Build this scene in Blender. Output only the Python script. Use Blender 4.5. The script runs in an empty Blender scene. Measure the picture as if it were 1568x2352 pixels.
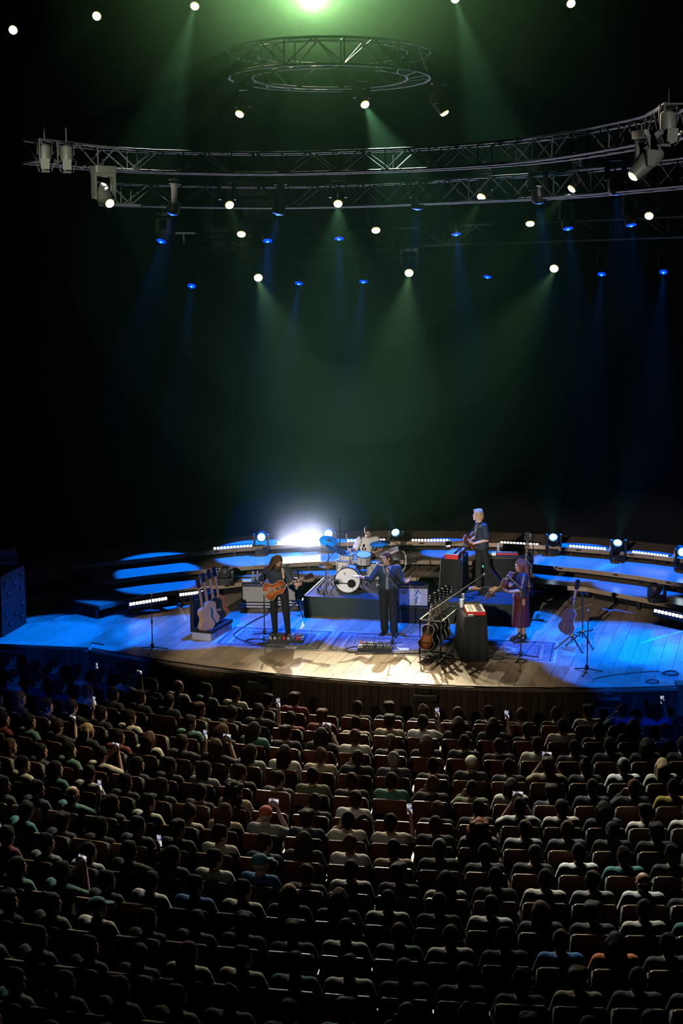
import bpy, math, random
import numpy as np
from mathutils import Vector, Matrix, Quaternion
random.seed(7)
SC = bpy.context.scene
COL = SC.collection

# ------------------------------------------------------------------ camera
F_PX, HORIZON, CAM_H = 3266.67, 620.0, 7.5          # the image is 1568 x 2352
TH = math.atan((1176 - HORIZON) / F_PX)
cam_d = bpy.data.cameras.new('camera'); cam_d.sensor_fit = 'VERTICAL'; cam_d.sensor_height = 36.0
cam_d.lens = 36.0 * F_PX / 2352; cam_d.clip_end = 300
cam = bpy.data.objects.new('camera', cam_d); COL.objects.link(cam)
cam.location = (0, 0, CAM_H); cam.rotation_euler = (math.pi / 2 - TH, 0, 0)
SC.camera = cam

def ray(px, py):
    xc = (px - 784) / F_PX; yc = -(py - 1176) / F_PX
    return Vector((xc, math.cos(TH) + yc * math.sin(TH), yc * math.cos(TH) - math.sin(TH)))
def G(px, py, z=0.0):            # where a photographed point on a level surface of height z lies
    r = ray(px, py); t = (z - CAM_H) / r.z
    return Vector((r.x * t, r.y * t, z))
def A(px, py, d):                # the same for a point that hangs at distance d down the hall
    r = ray(px, py); t = d / r.y
    return Vector((r.x * t, d, CAM_H + r.z * t))

# ------------------------------------------------------------------ world, exposure
w = bpy.data.worlds.new('dark_hall'); SC.world = w; w.use_nodes = True
w.node_tree.nodes['Background'].inputs[0].default_value = (0.05, 0.09, 0.06, 1)
w.node_tree.nodes['Background'].inputs[1].default_value = 0.001
SC.view_settings.view_transform = 'Standard'; SC.view_settings.look = 'None'
SC.view_settings.gamma = 1.0; SC.view_settings.use_curve_mapping = False
SC.view_settings.exposure = 0.0
cy = SC.cycles
cy.max_bounces = 4; cy.diffuse_bounces = 0; cy.glossy_bounces = 2; cy.transmission_bounces = 3
cy.volume_bounces = 0; cy.transparent_max_bounces = 8
cy.sample_clamp_direct = 0; cy.sample_clamp_indirect = 3.0
cy.caustics_reflective = False; cy.caustics_refractive = False

# ------------------------------------------------------------------ stage light beams (those in view sit in fixtures; front-of-house ones are unseen, without any)
def spot(pos, target, watts, color, deg, blend=0.3, radius=0.06):
    d = bpy.data.lights.new('beam', 'SPOT'); d.energy = watts; d.color = color
    d.spot_size = math.radians(deg); d.spot_blend = blend; d.shadow_soft_size = radius
    o = bpy.data.objects.new('beam', d); COL.objects.link(o)
    o.location = pos; v = (Vector(target) - Vector(pos)).normalized()
    o.rotation_euler = v.to_track_quat('-Z', 'Y').to_euler()
    return o
WARM = (1.0, 0.84, 0.52); WHITE = (0.95, 1.0, 0.9); BLUE = (0.0, 0.105, 1.0)
# pixel of the lens, distance, point aimed at, watts, colour, cone, blend  (None = lens only glows)
S0 = lambda px, py, z=0.0: G(px, py, z)
D_TOP, D_RING, D1, D4 = 30.0, 26.0, 25.5, 38.0
def d2(px): return 29.4 - 7.2 * ((px - 600) / 968) ** 2
def d3(px): return 33.4 - 4.0 * ((px - 500) / 1068) ** 2
WHITE_HEADS = [
 # px, py, dist, aim, watts, cone, colour, blend, word
 (30, 69, D_TOP, (-9, 12, 3), 0, 14, WHITE, .5, 'outermost at the far upper left corner'),
 (222, 37, D_TOP, (-8.2, 12, 3), 350, 16, WHITE, .6, 'second from the upper left corner'),
 (447, 14, D_TOP, (-5.0, 15, -1), 6500, 18, WHITE, .7, 'just left of the dazzling lamp'),
 (720, 1, 29.0, (-1.0, 19.0, -1), 900, 44, (1, .9, .7), .9, 'dazzling lamp glaring above the circular truss'),
 (1045, -2, D_TOP, (4.4, 16, 0), 5500, 18, WHITE, .7, 'just right of the dazzling lamp'),
 (1311, 8, D_TOP, (9, 14, 2), 200, 14, WHITE, .5, 'outermost at the upper right'),
 (550, 262, D_RING, (-6, 18, 0), 0, 20, WARM, .5, 'seen edge on below the left of the circular truss'),
 (838, 240, D_RING + .9, (3.6, 20, 3.0), 5000, 34, WHITE, .6, 'bright one below the middle of the circular truss'),
 (1021, 260, D_RING, (8, 24, 0), 0, 20, WARM, .5, 'turned away below the right of the circular truss'),
 (527, 471, d2(527), (2.0, 17, -1), 600, 26, WARM, .9, 'on the second curved truss above the guitarist'),
 (776, 468, d2(776), (0.0, 18.0, -1), 1600, 44, WHITE, .9, 'bright one at the middle of the second curved truss'),
 (1105, 453, d2(1105), (-3.0, 19.5, -1), 1800, 28, WARM, .9, 'on the second curved truss above the blond player'),
 (1312, 434, d2(1312), (-5.0, 21.8, -.5), 3600, 24, WARM, .9, 'on the second curved truss near its right end'),
 (554, 538, d3(554), (-2.5, 26.8, 0), 1100, 13, WARM, .8, 'left one on the third curved truss'),
 (863, 529, d3(863), (1.2, 26.2, 0), 600, 14, WARM, .8, 'middle one on the third curved truss'),
 (1217, 514, d3(1217), (3.8, 26.2, 0), 700, 13, WARM, .8, 'second from the right on the third curved truss'),
 (1490, 496, d3(1490), (3.0, 20, 0), 0, 20, WARM, .6, 'rightmost on the third curved truss'),
 (593, 638, D4, (-.8, 26.5, 0), 700, 10.5, WARM, .8, 'left one of the lowest row'),
 (939, 627, D4, (.9, 26.3, 0), 700, 11, WARM, .8, 'middle one of the lowest row'),
 (1272, 617, D4, (2.5, 26.2, 0), 600, 10.5, WARM, .8, 'right one of the lowest row'),
]
BLUE_HEADS = [
 (395, 490, d2(395), G(170, 1455), 11200, 24, 'leftmost', 'upper'), (638, 490, d2(638), G(430, 1450), 11200, 20, 'second', 'upper'),
 (958, 478, d2(958), G(880, 1455), 8400, 20, 'third', 'upper'), (1238, 463, d2(1238), G(1345, 1480), 11900, 24, 'fourth', 'upper'),
 (1415, 442, d2(1415), G(1500, 1530), 10500, 28, 'fifth', 'upper'),
 (370, 553, d3(370), G(110, 1458), 9100, 14, 'leftmost', 'middle'), (614, 552, d3(614), G(610, 1438), 14000, 20, 'second', 'middle'),
 (778, 547, d3(778), G(790, 1425), 11200, 18, 'third', 'middle'), (1047, 537, d3(1047), G(1150, 1430), 14000, 20, 'fourth', 'middle'),
 (1304, 524, d3(1304), G(1430, 1470), 10500, 22, 'fifth', 'middle'), (1449, 516, d3(1449), G(1560, 1490), 11200, 22, 'sixth', 'middle'),
 (440, 656, D4, G(365, 1312, .5), 22400, 14, 'leftmost', 'lowest'), (686, 650, D4, G(600, 1278, .5), 30800, 17, 'second', 'lowest'),
 (834, 646, D4, G(760, 1276, .5), 28000, 17, 'third', 'lowest'), (1119, 635, D4, G(1030, 1268, .5), 15400, 11, 'fourth', 'lowest'),
 (1381, 629, D4, G(1320, 1288, .5), 25200, 16, 'fifth', 'lowest'), (1523, 624, D4, G(1480, 1312, .5), 25200, 16, 'sixth', 'lowest'),
]
# front-of-house lamps on the balcony rail behind the photographer
for fx, tx, ty, tz, fw, fc in ((-8.6, -1.7, 30.5, .75, 22000, 8.0), (-7.6, 1.5, 31.0, .85, 23000, 8.4), (-6.6, 4.8, 31.0, .80, 21000, 8.4)):
    spot((fx, -1.0, 9.5), (tx, ty, tz), fw, (1.0, 0.90, 0.80), fc, .5, .08)
spot((-5.5, -1.0, 9.5), (1.2, 24.4, -.5), 1500, (1.0, 0.88, 0.70), 15, 1.0, .10)      # added spot standing in for spill on the stage front and first rows
spot((-4.0, -1.0, 9.5), G(190, 1518, -.3), 9000, (0.0, 0.10, 1.0), 6.0, .5, .08)          # blue pools at both ends of the stage front
spot((5.0, -1.0, 9.5), G(1480, 1630, -.5), 8000, (0.0, 0.10, 1.0), 4.6, .5, .08)
spot((6.5, -1.0, 9.8), (1.6, 31, 1.2), 2500, (1.0, 0.93, 0.88), 8, .5, .10)

# ------------------------------------------------------------------ materials
MATS = {}
def mat(name, color, rough=0.6, metal=0.0, emit=None, estr=0.0, spec=0.5, noise=None, coat=0.0, alpha=None, trans=0.0):
    if name in MATS: return MATS[name]
    m = bpy.data.materials.new(name); m.use_nodes = True
    nt = m.node_tree; b = nt.nodes['Principled BSDF']
    b.inputs['Base Color'].default_value = (*color, 1); b.inputs['Roughness'].default_value = rough
    b.inputs['Metallic'].default_value = metal; b.inputs['Specular IOR Level'].default_value = spec
    b.inputs['Coat Weight'].default_value = coat
    b.inputs['Transmission Weight'].default_value = trans
    if emit:
        b.inputs['Emission Color'].default_value = (*emit, 1); b.inputs['Emission Strength'].default_value = estr
        m.cycles.emission_sampling = 'NONE'
    if noise:                       # (scale, amount, stretch)
        sc, am, st = noise
        tc = nt.nodes.new('ShaderNodeTexCoord'); mp = nt.nodes.new('ShaderNodeMapping'); mp.inputs['Scale'].default_value = st
        nz = nt.nodes.new('ShaderNodeTexNoise'); nz.inputs['Scale'].default_value = sc; nz.inputs['Detail'].default_value = 4
        cr = nt.nodes.new('ShaderNodeValToRGB')
        cr.color_ramp.elements[0].position = .3; cr.color_ramp.elements[1].position = .7
        cr.color_ramp.elements[0].color = (*[c * (1 - am) for c in color], 1)
        cr.color_ramp.elements[1].color = (*[min(1, c * (1 + am)) for c in color], 1)
        nt.links.new(tc.outputs['Object'], mp.inputs['Vector']); nt.links.new(mp.outputs[0], nz.inputs['Vector'])
        nt.links.new(nz.outputs['Fac'], cr.inputs[0]); nt.links.new(cr.outputs[0], b.inputs['Base Color'])
    MATS[name] = m; return m
def M(n): return MATS[n]

def wood(name, dark, light, rough, grain=(1.2, 22, 22), coat=0.0, per_object=0.35):
    m = bpy.data.materials.new(name); m.use_nodes = True; nt = m.node_tree; b = nt.nodes['Principled BSDF']
    tc = nt.nodes.new('ShaderNodeTexCoord'); mp = nt.nodes.new('ShaderNodeMapping'); mp.inputs['Scale'].default_value = grain
    nz = nt.nodes.new('ShaderNodeTexNoise'); nz.inputs['Scale'].default_value = 2.0; nz.inputs['Detail'].default_value = 5
    oi = nt.nodes.new('ShaderNodeObjectInfo'); ad = nt.nodes.new('ShaderNodeMath'); ad.operation = 'MULTIPLY_ADD'
    ad.inputs[1].default_value = per_object
    sub = nt.nodes.new('ShaderNodeMath'); sub.operation = 'SUBTRACT'; sub.inputs[1].default_value = per_object / 2
    va = nt.nodes.new('ShaderNodeVectorMath'); va.operation = 'ADD'
    rnd = nt.nodes.new('ShaderNodeVectorMath'); rnd.operation = 'SCALE'; rnd.inputs['Scale'].default_value = 37.0
    cr = nt.nodes.new('ShaderNodeValToRGB'); cr.color_ramp.elements[0].position = .25; cr.color_ramp.elements[1].position = .75
    cr.color_ramp.elements[0].color = (*dark, 1); cr.color_ramp.elements[1].color = (*light, 1)
    L = nt.links.new
    L(oi.outputs['Location'], rnd.inputs[0]); L(tc.outputs['Object'], mp.inputs['Vector'])
    L(mp.outputs[0], va.inputs[0]); L(rnd.outputs[0], va.inputs[1]); L(va.outputs[0], nz.inputs['Vector'])
    L(oi.outputs['Random'], ad.inputs[0]); L(nz.outputs['Fac'], ad.inputs[2]); L(ad.outputs[0], sub.inputs[0])
    L(sub.outputs[0], cr.inputs[0]); L(cr.outputs[0], b.inputs['Base Color'])
    b.inputs['Roughness'].default_value = rough; b.inputs['Coat Weight'].default_value = coat
    MATS[name] = m; return m

wood('oak_plank', (.30, .20, .12), (.56, .42, .28), .38)
wood('oak_deck', (.34, .24, .15), (.46, .34, .23), .22, grain=(1, 9, 9), per_object=.2)
wood('oak_fascia', (.36, .26, .17), (.55, .42, .30), .5)
wood('wall_board', (.075, .045, .024), (.19, .12, .068), .6, grain=(22, 22, 1.2))
wood('seat_wood', (.07, .020, .010), (.15, .045, .022), .4, grain=(2, 8, 14), per_object=.25)
mat('black_metal', (.014, .014, .015), .45); mat('black_plastic', (.012, .012, .013), .4); mat('black_cloth', (.007, .008, .008), .9, noise=(9, .3, (1, 1, 1)))
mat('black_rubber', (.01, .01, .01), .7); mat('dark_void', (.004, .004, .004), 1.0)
mat('carpet', (.022, .038, .036), .95, noise=(60, .35, (1, 1, 1)))
mat('chrome', (.6, .62, .64), .18, 1.0); mat('truss_metal', (.085, .10, .105), .7, .0, spec=.12); mat('lamp_grey', (.09, .1, .09), .5); mat('speaker_black', (.010, .011, .012), .6)
mat('steel', (.42, .44, .45), .4, .9); mat('white_tape', (.75, .72, .68), .8); mat('yellow_band', (.8, .42, .05), .6)
mat('grille', (.42, .43, .42), .8, noise=(180, .25, (1, 1, 1))); mat('silver_panel', (.5, .5, .5), .4, .4)
mat('paper', (.8, .8, .82), .8); mat('red', (.62, .02, .015), .4); mat('key_white', (.75, .75, .75), .4); mat('cream', (.72, .62, .5), .5)
mat('drum_white', (.62, .62, .58), .3, noise=(70, .25, (1, 1, 1))); mat('drum_head', (.66, .68, .70), .5); mat('drum_head_blue', (.6, .63, .7), .45)  # last one: pale tint stands for blue light on pad and keyboard tops
mat('brass', (.20, .14, .06), .55, 1.0)
mat('guitar_top', (.50, .29, .12), .3, noise=(3, .15, (1, 30, 1))); mat('guitar_side', (.17, .06, .03), .3); mat('guitar_neck', (.35, .19, .09), .4)
mat('fretboard', (.03, .018, .012), .5); mat('sunburst', (.45, .10, .02), .22, coat=.5); mat('guitar_black', (.008, .008, .009), .2, coat=.4)
mat('binding', (.75, .70, .6), .4); mat('banjo_back', (.30, .18, .09), .3); mat('rosewood', (.12, .05, .028), .25, noise=(6, .4, (1, 1, 9)), coat=.4)
mat('bottle', (.75, .82, .9), .1, trans=.6); mat('bottle_cap', (.75, .8, .85), .5); mat('cup', (.6, .68, .72), .6)
mat('skin', (.46, .27, .19), .5); mat('skin_pale', (.58, .37, .28), .5); mat('skin_tan', (.36, .20, .13), .5); mat('eye', (.02, .015, .012), .2); mat('lips', (.36, .12, .10), .5)
def hair(name, c):
    m = mat(name, c, .75, spec=.12, noise=(26, .45, (1, 1, .16))); nt = m.node_tree; nz = [n for n in nt.nodes if n.type == 'TEX_NOISE'][0]
    bp = nt.nodes.new('ShaderNodeBump'); bp.inputs['Strength'].default_value = .9; bp.inputs['Distance'].default_value = .012
    nt.links.new(nz.outputs['Fac'], bp.inputs['Height']); nt.links.new(bp.outputs[0], nt.nodes['Principled BSDF'].inputs['Normal'])
for n_, c_ in (('hair_black', (.014, .010, .008)), ('hair_dark', (.026, .016, .011)), ('hair_brown', (.08, .042, .022)), ('hair_auburn', (.17, .06, .03)), ('hair_blond', (.50, .36, .20)), ('hair_grey', (.25, .23, .21))): hair(n_, c_)
mat('navy', (.018, .032, .048), .8, noise=(30, .2, (1, 1, 1))); mat('black_trousers', (.007, .008, .008), .85); mat('shirt_white', (.78, .76, .72), .8)
mat('leather', (.02, .016, .014), .35); mat('skirt_red', (.075, .004, .006), .7, noise=(40, .5, (1, 1, 1))); mat('satin', (.035, .036, .048), .38)
mat('strap_tan', (.55, .36, .22), .7); mat('strap_olive', (.22, .25, .18), .8); mat('shoe_tan', (.42, .24, .14), .6)
# lamps: what glows
mat('lens_white', (1, 1, 1), .3, emit=(1.0, 1.0, .86), estr=5.0); mat('lens_rim', (.9, .8, .4), .3, emit=(1, .85, .35), estr=.9)
mat('lens_dazzle', (1, 1, 1), .3, emit=(1, 1, .9), estr=60.0)
mat('lens_blue', (.1, .2, 1), .3, emit=(.0, .05, 1), estr=1.3); mat('lens_blue_core', (.3, .6, 1), .3, emit=(.05, .35, 1), estr=3.0)
mat('lens_cyan', (1, 1, 1), .3, emit=(.75, .95, 1), estr=7.0); mat('lens_halo', (.3, .6, 1), .3, emit=(.03, .25, .55), estr=1.0)
mat('led_pixel', (1, 1, 1), .3, emit=(1, .94, 1.0), estr=4.5); mat('led_pixel_hot', (1, 1, 1), .3, emit=(1, .97, 1), estr=40.0)
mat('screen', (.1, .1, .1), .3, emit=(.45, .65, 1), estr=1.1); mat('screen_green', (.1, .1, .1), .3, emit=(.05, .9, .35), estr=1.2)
def burst(name, inner, mid, outer, r0, r1, r2):
    m = mat(name, mid, .22, coat=.5); nt = m.node_tree; b = nt.nodes['Principled BSDF']
    tc = nt.nodes.new('ShaderNodeTexCoord'); mp = nt.nodes.new('ShaderNodeMapping'); mp.inputs['Location'].default_value = (.05, 0, 0); mp.inputs['Scale'].default_value = (.8, 0, 1.2)
    ln = nt.nodes.new('ShaderNodeVectorMath'); ln.operation = 'LENGTH'; cr = nt.nodes.new('ShaderNodeValToRGB'); e = cr.color_ramp.elements
    e[0].position = r0; e[0].color = (*inner, 1); e[1].position = r2; e[1].color = (*outer, 1); q = e.new(r1); q.color = (*mid, 1)
    nt.links.new(tc.outputs['Object'], mp.inputs[0]); nt.links.new(mp.outputs[0], ln.inputs[0]); nt.links.new(ln.outputs['Value'], cr.inputs[0]); nt.links.new(cr.outputs[0], b.inputs['Base Color'])
burst('cherry_burst', (.62, .22, .05), (.50, .10, .02), (.16, .015, .006), .04, .13, .25); burst('dark_burst', (.55, .20, .04), (.35, .10, .02), (.012, .008, .006), .03, .09, .17)
mat('fabric_green', (.20, .26, .21), .85)

# ------------------------------------------------------------------ mesh helpers
class MB:
    def __init__(s): s.v = []; s.f = []
    def _add(s, vs, fs):
        o = len(s.v); s.v += [tuple(v) for v in vs]; s.f += [tuple(i + o for i in f) for f in fs]; return s
    def box(s, c, size, rot=None, taper=1.0):
        hx, hy, hz = size[0] / 2, size[1] / 2, size[2] / 2; vs = []
        for z in (-1, 1):
            t = taper if z > 0 else 1.0
            for x, y in ((-1, -1), (1, -1), (1, 1), (-1, 1)):
                p = Vector((x * hx * t, y * hy * t, z * hz))
                if rot is not None: p = rot @ p
                vs.append(p + Vector(c))
        return s._add(vs, [(3, 2, 1, 0), (4, 5, 6, 7), (0, 1, 5, 4), (1, 2, 6, 5), (2, 3, 7, 6), (3, 0, 4, 7)])
    def rbox(s, c, size, r=.02, rot=None, axis='y', n=3):      # box with its four edges along one axis rounded
        ax = {'x': 0, 'y': 1, 'z': 2}[axis]; a, b = [i for i in (0, 1, 2) if i != ax]
        w_, h_ = size[a] / 2, size[b] / 2; r = min(r, w_ * .99, h_ * .99); pts = []
        for cx, cy_, a0 in ((w_ - r, h_ - r, 0), (-w_ + r, h_ - r, 90), (-w_ + r, -h_ + r, 180), (w_ - r, -h_ + r, 270)):
            for i in range(n + 1):
                t = math.radians(a0 + 90 * i / n); pts.append((cx + r * math.cos(t), cy_ + r * math.sin(t)))
        vs = []
        for e in (-1, 1):
            for p in pts:
                q = [0, 0, 0]; q[a] = p[0]; q[b] = p[1]; q[ax] = e * size[ax] / 2
                q = Vector(q); q = rot @ q if rot is not None else q; vs.append(q + Vector(c))
        k = len(pts); fl = ax == 1
        fs = [tuple(range(k))[::1 if fl else -1], tuple(range(k, 2 * k))[::-1 if fl else 1]]
        for i in range(k):
            j = (i + 1) % k; fs.append((i, i + k, j + k, j) if fl else (i, j, j + k, i + k))
        return s._add(vs, fs)
    def cyl(s, a, b, r0, r1=None, n=10, cap=True):
        a, b = Vector(a), Vector(b); r1 = r0 if r1 is None else r1
        d = (b - a); d = d.normalized() if d.length > 1e-9 else Vector((0, 0, 1))
        q = d.to_track_quat('Z', 'Y'); vs = []
        for c, r in ((a, r0), (b, r1)):
            for i in range(n):
                t = 2 * math.pi * i / n; vs.append(c + q @ Vector((r * math.cos(t), r * math.sin(t), 0)))
        fs = [(i, (i + 1) % n, (i + 1) % n + n, i + n) for i in range(n)]
        if cap: fs += [tuple(range(n))[::-1], tuple(range(n, 2 * n))]
        return s._add(vs, fs)
    def lathe(s, prof, c=(0, 0, 0), axis=(0, 0, 1), n=16):     # profile [(radius, height)...]
        q = Vector(axis).normalized().to_track_quat('Z', 'Y'); vs = []; fs = []
        for r, h in prof:
            for i in range(n):
                t = 2 * math.pi * i / n; vs.append(Vector(c) + q @ Vector((r * math.cos(t), r * math.sin(t), h)))
        for k in range(len(prof) - 1):
            for i in range(n):
                j = (i + 1) % n; fs.append((k * n + i, k * n + j, (k + 1) * n + j, (k + 1) * n + i))
        fs += [tuple(range(n))[::-1], tuple(range((len(prof) - 1) * n, len(prof) * n))]
        return s._add(vs, fs)
    def prism(s, poly, z0, z1, mtx=None):
        k = len(poly); vs = [Vector((p[0], p[1], z)) for z in (z0, z1) for p in poly]
        if mtx is not None: vs = [mtx @ v for v in vs]
        ar = sum(poly[i][0] * poly[(i + 1) % k][1] - poly[(i + 1) % k][0] * poly[i][1] for i in range(k))
        b, t = tuple(range(k)), tuple(range(k, 2 * k))
        fs = [b[::-1], t] + [(i, (i + 1) % k, (i + 1) % k + k, i + k) for i in range(k)]
        if ar < 0: fs = [f[::-1] for f in fs]
        return s._add(vs, fs)
    def tube(s, pts, r, n=6):
        pts = [Vector(p) for p in pts]; vs = []; fs = []; m = len(pts)
        for k, p in enumerate(pts):
            d = (pts[min(k + 1, m - 1)] - pts[max(k - 1, 0)]).normalized()
            up = Vector((0, 0, 1)) if abs(d.z) < .9 else Vector((0, 1, 0))
            sx = d.cross(up).normalized(); sy = sx.cross(d)
            for i in range(n):
                t = 2 * math.pi * i / n; vs.append(p + sx * (r * math.cos(t)) + sy * (r * math.sin(t)))
        for k in range(m - 1):
            for i in range(n):
                j = (i + 1) % n; fs.append((k * n + i, k * n + j, (k + 1) * n + j, (k + 1) * n + i)[::-1])
        fs += [tuple(range(n)), tuple(range((m - 1) * n, m * n))[::-1]]
        return s._add(vs, fs)
    def ell(s, c, r, rot=None, n=12, m=8):
        prof = [(math.sin(math.pi * (k + .0) / m), -math.cos(math.pi * k / m)) for k in range(1, m)]
        vs = []; fs = []
        for rr, h in prof:
            for i in range(n):
                t = 2 * math.pi * i / n; p = Vector((rr * math.cos(t) * r[0], rr * math.sin(t) * r[1], h * r[2]))
                p = rot @ p if rot is not None else p; vs.append(p + Vector(c))
        for e in (-1, 1):
            p = Vector((0, 0, e * r[2])); p = rot @ p if rot is not None else p; vs.append(p + Vector(c))
        K = len(prof)
        for k in range(K - 1):
            for i in range(n):
                j = (i + 1) % n; fs.append((k * n + i, k * n + j, (k + 1) * n + j, (k + 1) * n + i))
        b, t = K * n, K * n + 1
        for i in range(n):
            j = (i + 1) % n; fs.append((b, j, i)); fs.append((t, (K - 1) * n + i, (K - 1) * n + j))
        return s._add(vs, fs)
    def mesh(s, name, smooth=True, angle=40):
        me = bpy.data.meshes.new(name); me.from_pydata(s.v, [], s.f)
        if smooth:
            me.polygons.foreach_set('use_smooth', [True] * len(me.polygons))
            me.set_sharp_from_angle(angle=math.radians(angle))
        me.update(); return me
    def build(s, name, m, parent=None, smooth=True, loc=None):
        return obj(name, s.mesh(name, smooth), m, parent, loc)

def obj(name, me, m, parent=None, loc=None, rot=None):
    if m is not None and not me.materials: me.materials.append(MATS[m] if isinstance(m, str) else m)
    o = bpy.data.objects.new(name, me); COL.objects.link(o); o.parent = parent
    if loc is not None: o.location = loc
    if rot is not None: o.rotation_euler = rot
    return o
def tag(o, label=None, cat=None, group=None, kind=None):
    if label: o['label'] = label
    if cat: o['category'] = cat
    if group: o['group'] = group
    if kind: o['kind'] = kind
    return o
def thing(name, label, cat, loc=(0, 0, 0), rz=0.0, group=None):
    o = bpy.data.objects.new(name, None); COL.objects.link(o); o.empty_display_size = .1
    o.location = loc; o.rotation_euler = (0, 0, rz); return tag(o, label, cat, group)
def dup(root, loc=None, rz=None, label=None, group=None, parent=None):
    r = root.copy(); COL.objects.link(r); r.parent = parent
    if loc is not None: r.location = loc
    if rz is not None: r.rotation_euler = (0, 0, rz)
    if label: r['label'] = label
    if group: r['group'] = group
    for ch in KIDS(root):
        c = ch.copy(); COL.objects.link(c); c.parent = r
        for g in KIDS(ch):
            e = g.copy(); COL.objects.link(e); e.parent = c
    return r
def KIDS(o): return [c for c in o.children]
def RZ(a): return Matrix.Rotation(a, 3, 'Z')
def aim_rot(v, roll_up=(0, 0, 1)):       # rotation that turns local -Z to v
    return Vector(v).normalized().to_track_quat('-Z', 'Y')
ORD = ['first', 'second', 'third', 'fourth', 'fifth', 'sixth', 'seventh', 'eighth', 'ninth', 'tenth', 'eleventh', 'twelfth', 'thirteenth',
       'fourteenth', 'fifteenth', 'sixteenth', 'seventeenth', 'eighteenth', 'nineteenth', 'twentieth', 'twenty-first', 'twenty-second', 'twenty-third', 'twenty-fourth', 'twenty-fifth', 'twenty-sixth', 'twenty-seventh', 'twenty-eighth']
HALL = math.radians(-12)                  # the hall's own axes are turned against the camera
U = Vector((math.cos(HALL), math.sin(HALL), 0)); V = Vector((-math.sin(HALL), math.cos(HALL), 0))
# ================================================================== STAGE
CEN = Vector((4.2, 41.6, 0)); R_LIP = 16.7; FLOOR0 = -1.01
def arc(R, phi, z=0.0): return Vector((CEN.x + R * math.sin(phi), CEN.y - R * math.cos(phi), z))
def phi_of(p): return math.atan2(p.x - CEN.x, CEN.y - p.y)
PH0 = phi_of(G(194, 1495)); PH1 = phi_of(G(1550, 1576)); PHX = .30
lip = [arc(R_LIP, PH0 + (PHX - PH0) * i / 40) for i in range(41)]
notch = G(202, 1487); far_l = G(-260, 1468)
outline = [(p.x, p.y) for p in lip] + [(10.5, 36.5), (-10.5, 36.5), (far_l.x, far_l.y), (notch.x, notch.y)]

stage = bpy.data.objects.new('stage_floor', None); COL.objects.link(stage); tag(stage, 'oak plank stage floor with curved front edge', 'stage floor', kind='structure')
MB().prism(outline, -.055, -.03).build('subfloor', 'oak_fascia', stage, smooth=False)

def clip_poly(poly, inside, cross):
    out = []
    for i, p in enumerate(poly):
        q = poly[(i + 1) % len(poly)]
        a, b = inside(p), inside(q)
        if a: out.append(p)
        if a != b: out.append(cross(p, q))
    return out
def clip_half(poly, n, c):     # keep n.p <= c
    ins = lambda p: n[0] * p[0] + n[1] * p[1] <= c
    def crs(p, q):
        a = n[0] * p[0] + n[1] * p[1] - c; b = n[0] * q[0] + n[1] * q[1] - c; t = a / (a - b)
        return (p[0] + (q[0] - p[0]) * t, p[1] + (q[1] - p[1]) * t)
    return clip_poly(poly, ins, crs)
R_BORDER = R_LIP - .42
def clip_stage(poly):
    # inside of the lip circle, as half planes along the arc
    for i in range(40):
        a = PH0 + (PHX - PH0) * (i + .5) / 40
        n = (math.sin(a), -math.cos(a)); c = n[0] * CEN.x + n[1] * CEN.y + R_BORDER
        poly = clip_half(poly, n, c)
        if len(poly) < 3: return None
    return poly
ed = (notch - far_l); nn = (ed.y, -ed.x); ll = math.hypot(*nn); nn = (nn[0] / ll, nn[1] / ll)
def clip_parts(poly):          # right of the notch the lip is curved, left of it straight
    out = []
    q = clip_half(poly, (-1, 0), -notch.x)
    if len(q) >= 3:
        q = clip_stage(q)
        if q: out.append(q)
    q = clip_half(poly, (1, 0), notch.x)
    if len(q) >= 3:
        q = clip_half(q, nn, nn[0] * notch.x + nn[1] * notch.y - .3)
        if len(q) >= 3: out.append(q)
    return out
# planks run along the hall axis; a little uneven in height
PW, PL = .27, 2.2
rng = random.Random(3)
PA = math.radians(-17); PU = Vector((math.cos(PA), math.sin(PA), 0)); PV = Vector((-math.sin(PA), math.cos(PA), 0)); O = Vector((0, 25, 0))
n_pl = 0
for iu in range(-40, 40):
    off = rng.uniform(0, PL)
    for iv in range(-3, 5):
        u0 = iu * PW; v0 = iv * PL + off - 1
        q = [O + PU * u + PV * v for u, v in ((u0 + .003, v0 + .003), (u0 + PW - .003, v0 + .003), (u0 + PW - .003, v0 + PL - .003), (u0 + .003, v0 + PL - .003))]
        cxy = sum(q, Vector()) / 4
        if cxy.y > 34.2 or abs(cxy.x) > 8.6: continue
        if cxy.y > 31.0 + .28 * max(0, 4 - abs(cxy.x - .8)): continue   # under the risers
        px = (cxy.x / (cxy.y * math.cos(TH) + CAM_H * math.sin(TH))) * F_PX + 784
        if px < -140 or px > 1700: continue
        for poly in clip_parts([(p.x, p.y) for p in q]):
            c = Vector((sum(p[0] for p in poly) / len(poly), sum(p[1] for p in poly) / len(poly), 0))
            inv = RZ(-PA - math.pi / 2)
            loc = [(inv @ Vector((p[0] - c.x, p[1] - c.y, 0)))[:2] for p in poly]
            me = MB().prism(loc, -.03, 0).mesh('plank', False)
            obj('plank', me, 'oak_plank', stage, c, (0, 0, PA + math.pi / 2)); n_pl += 1
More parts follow.
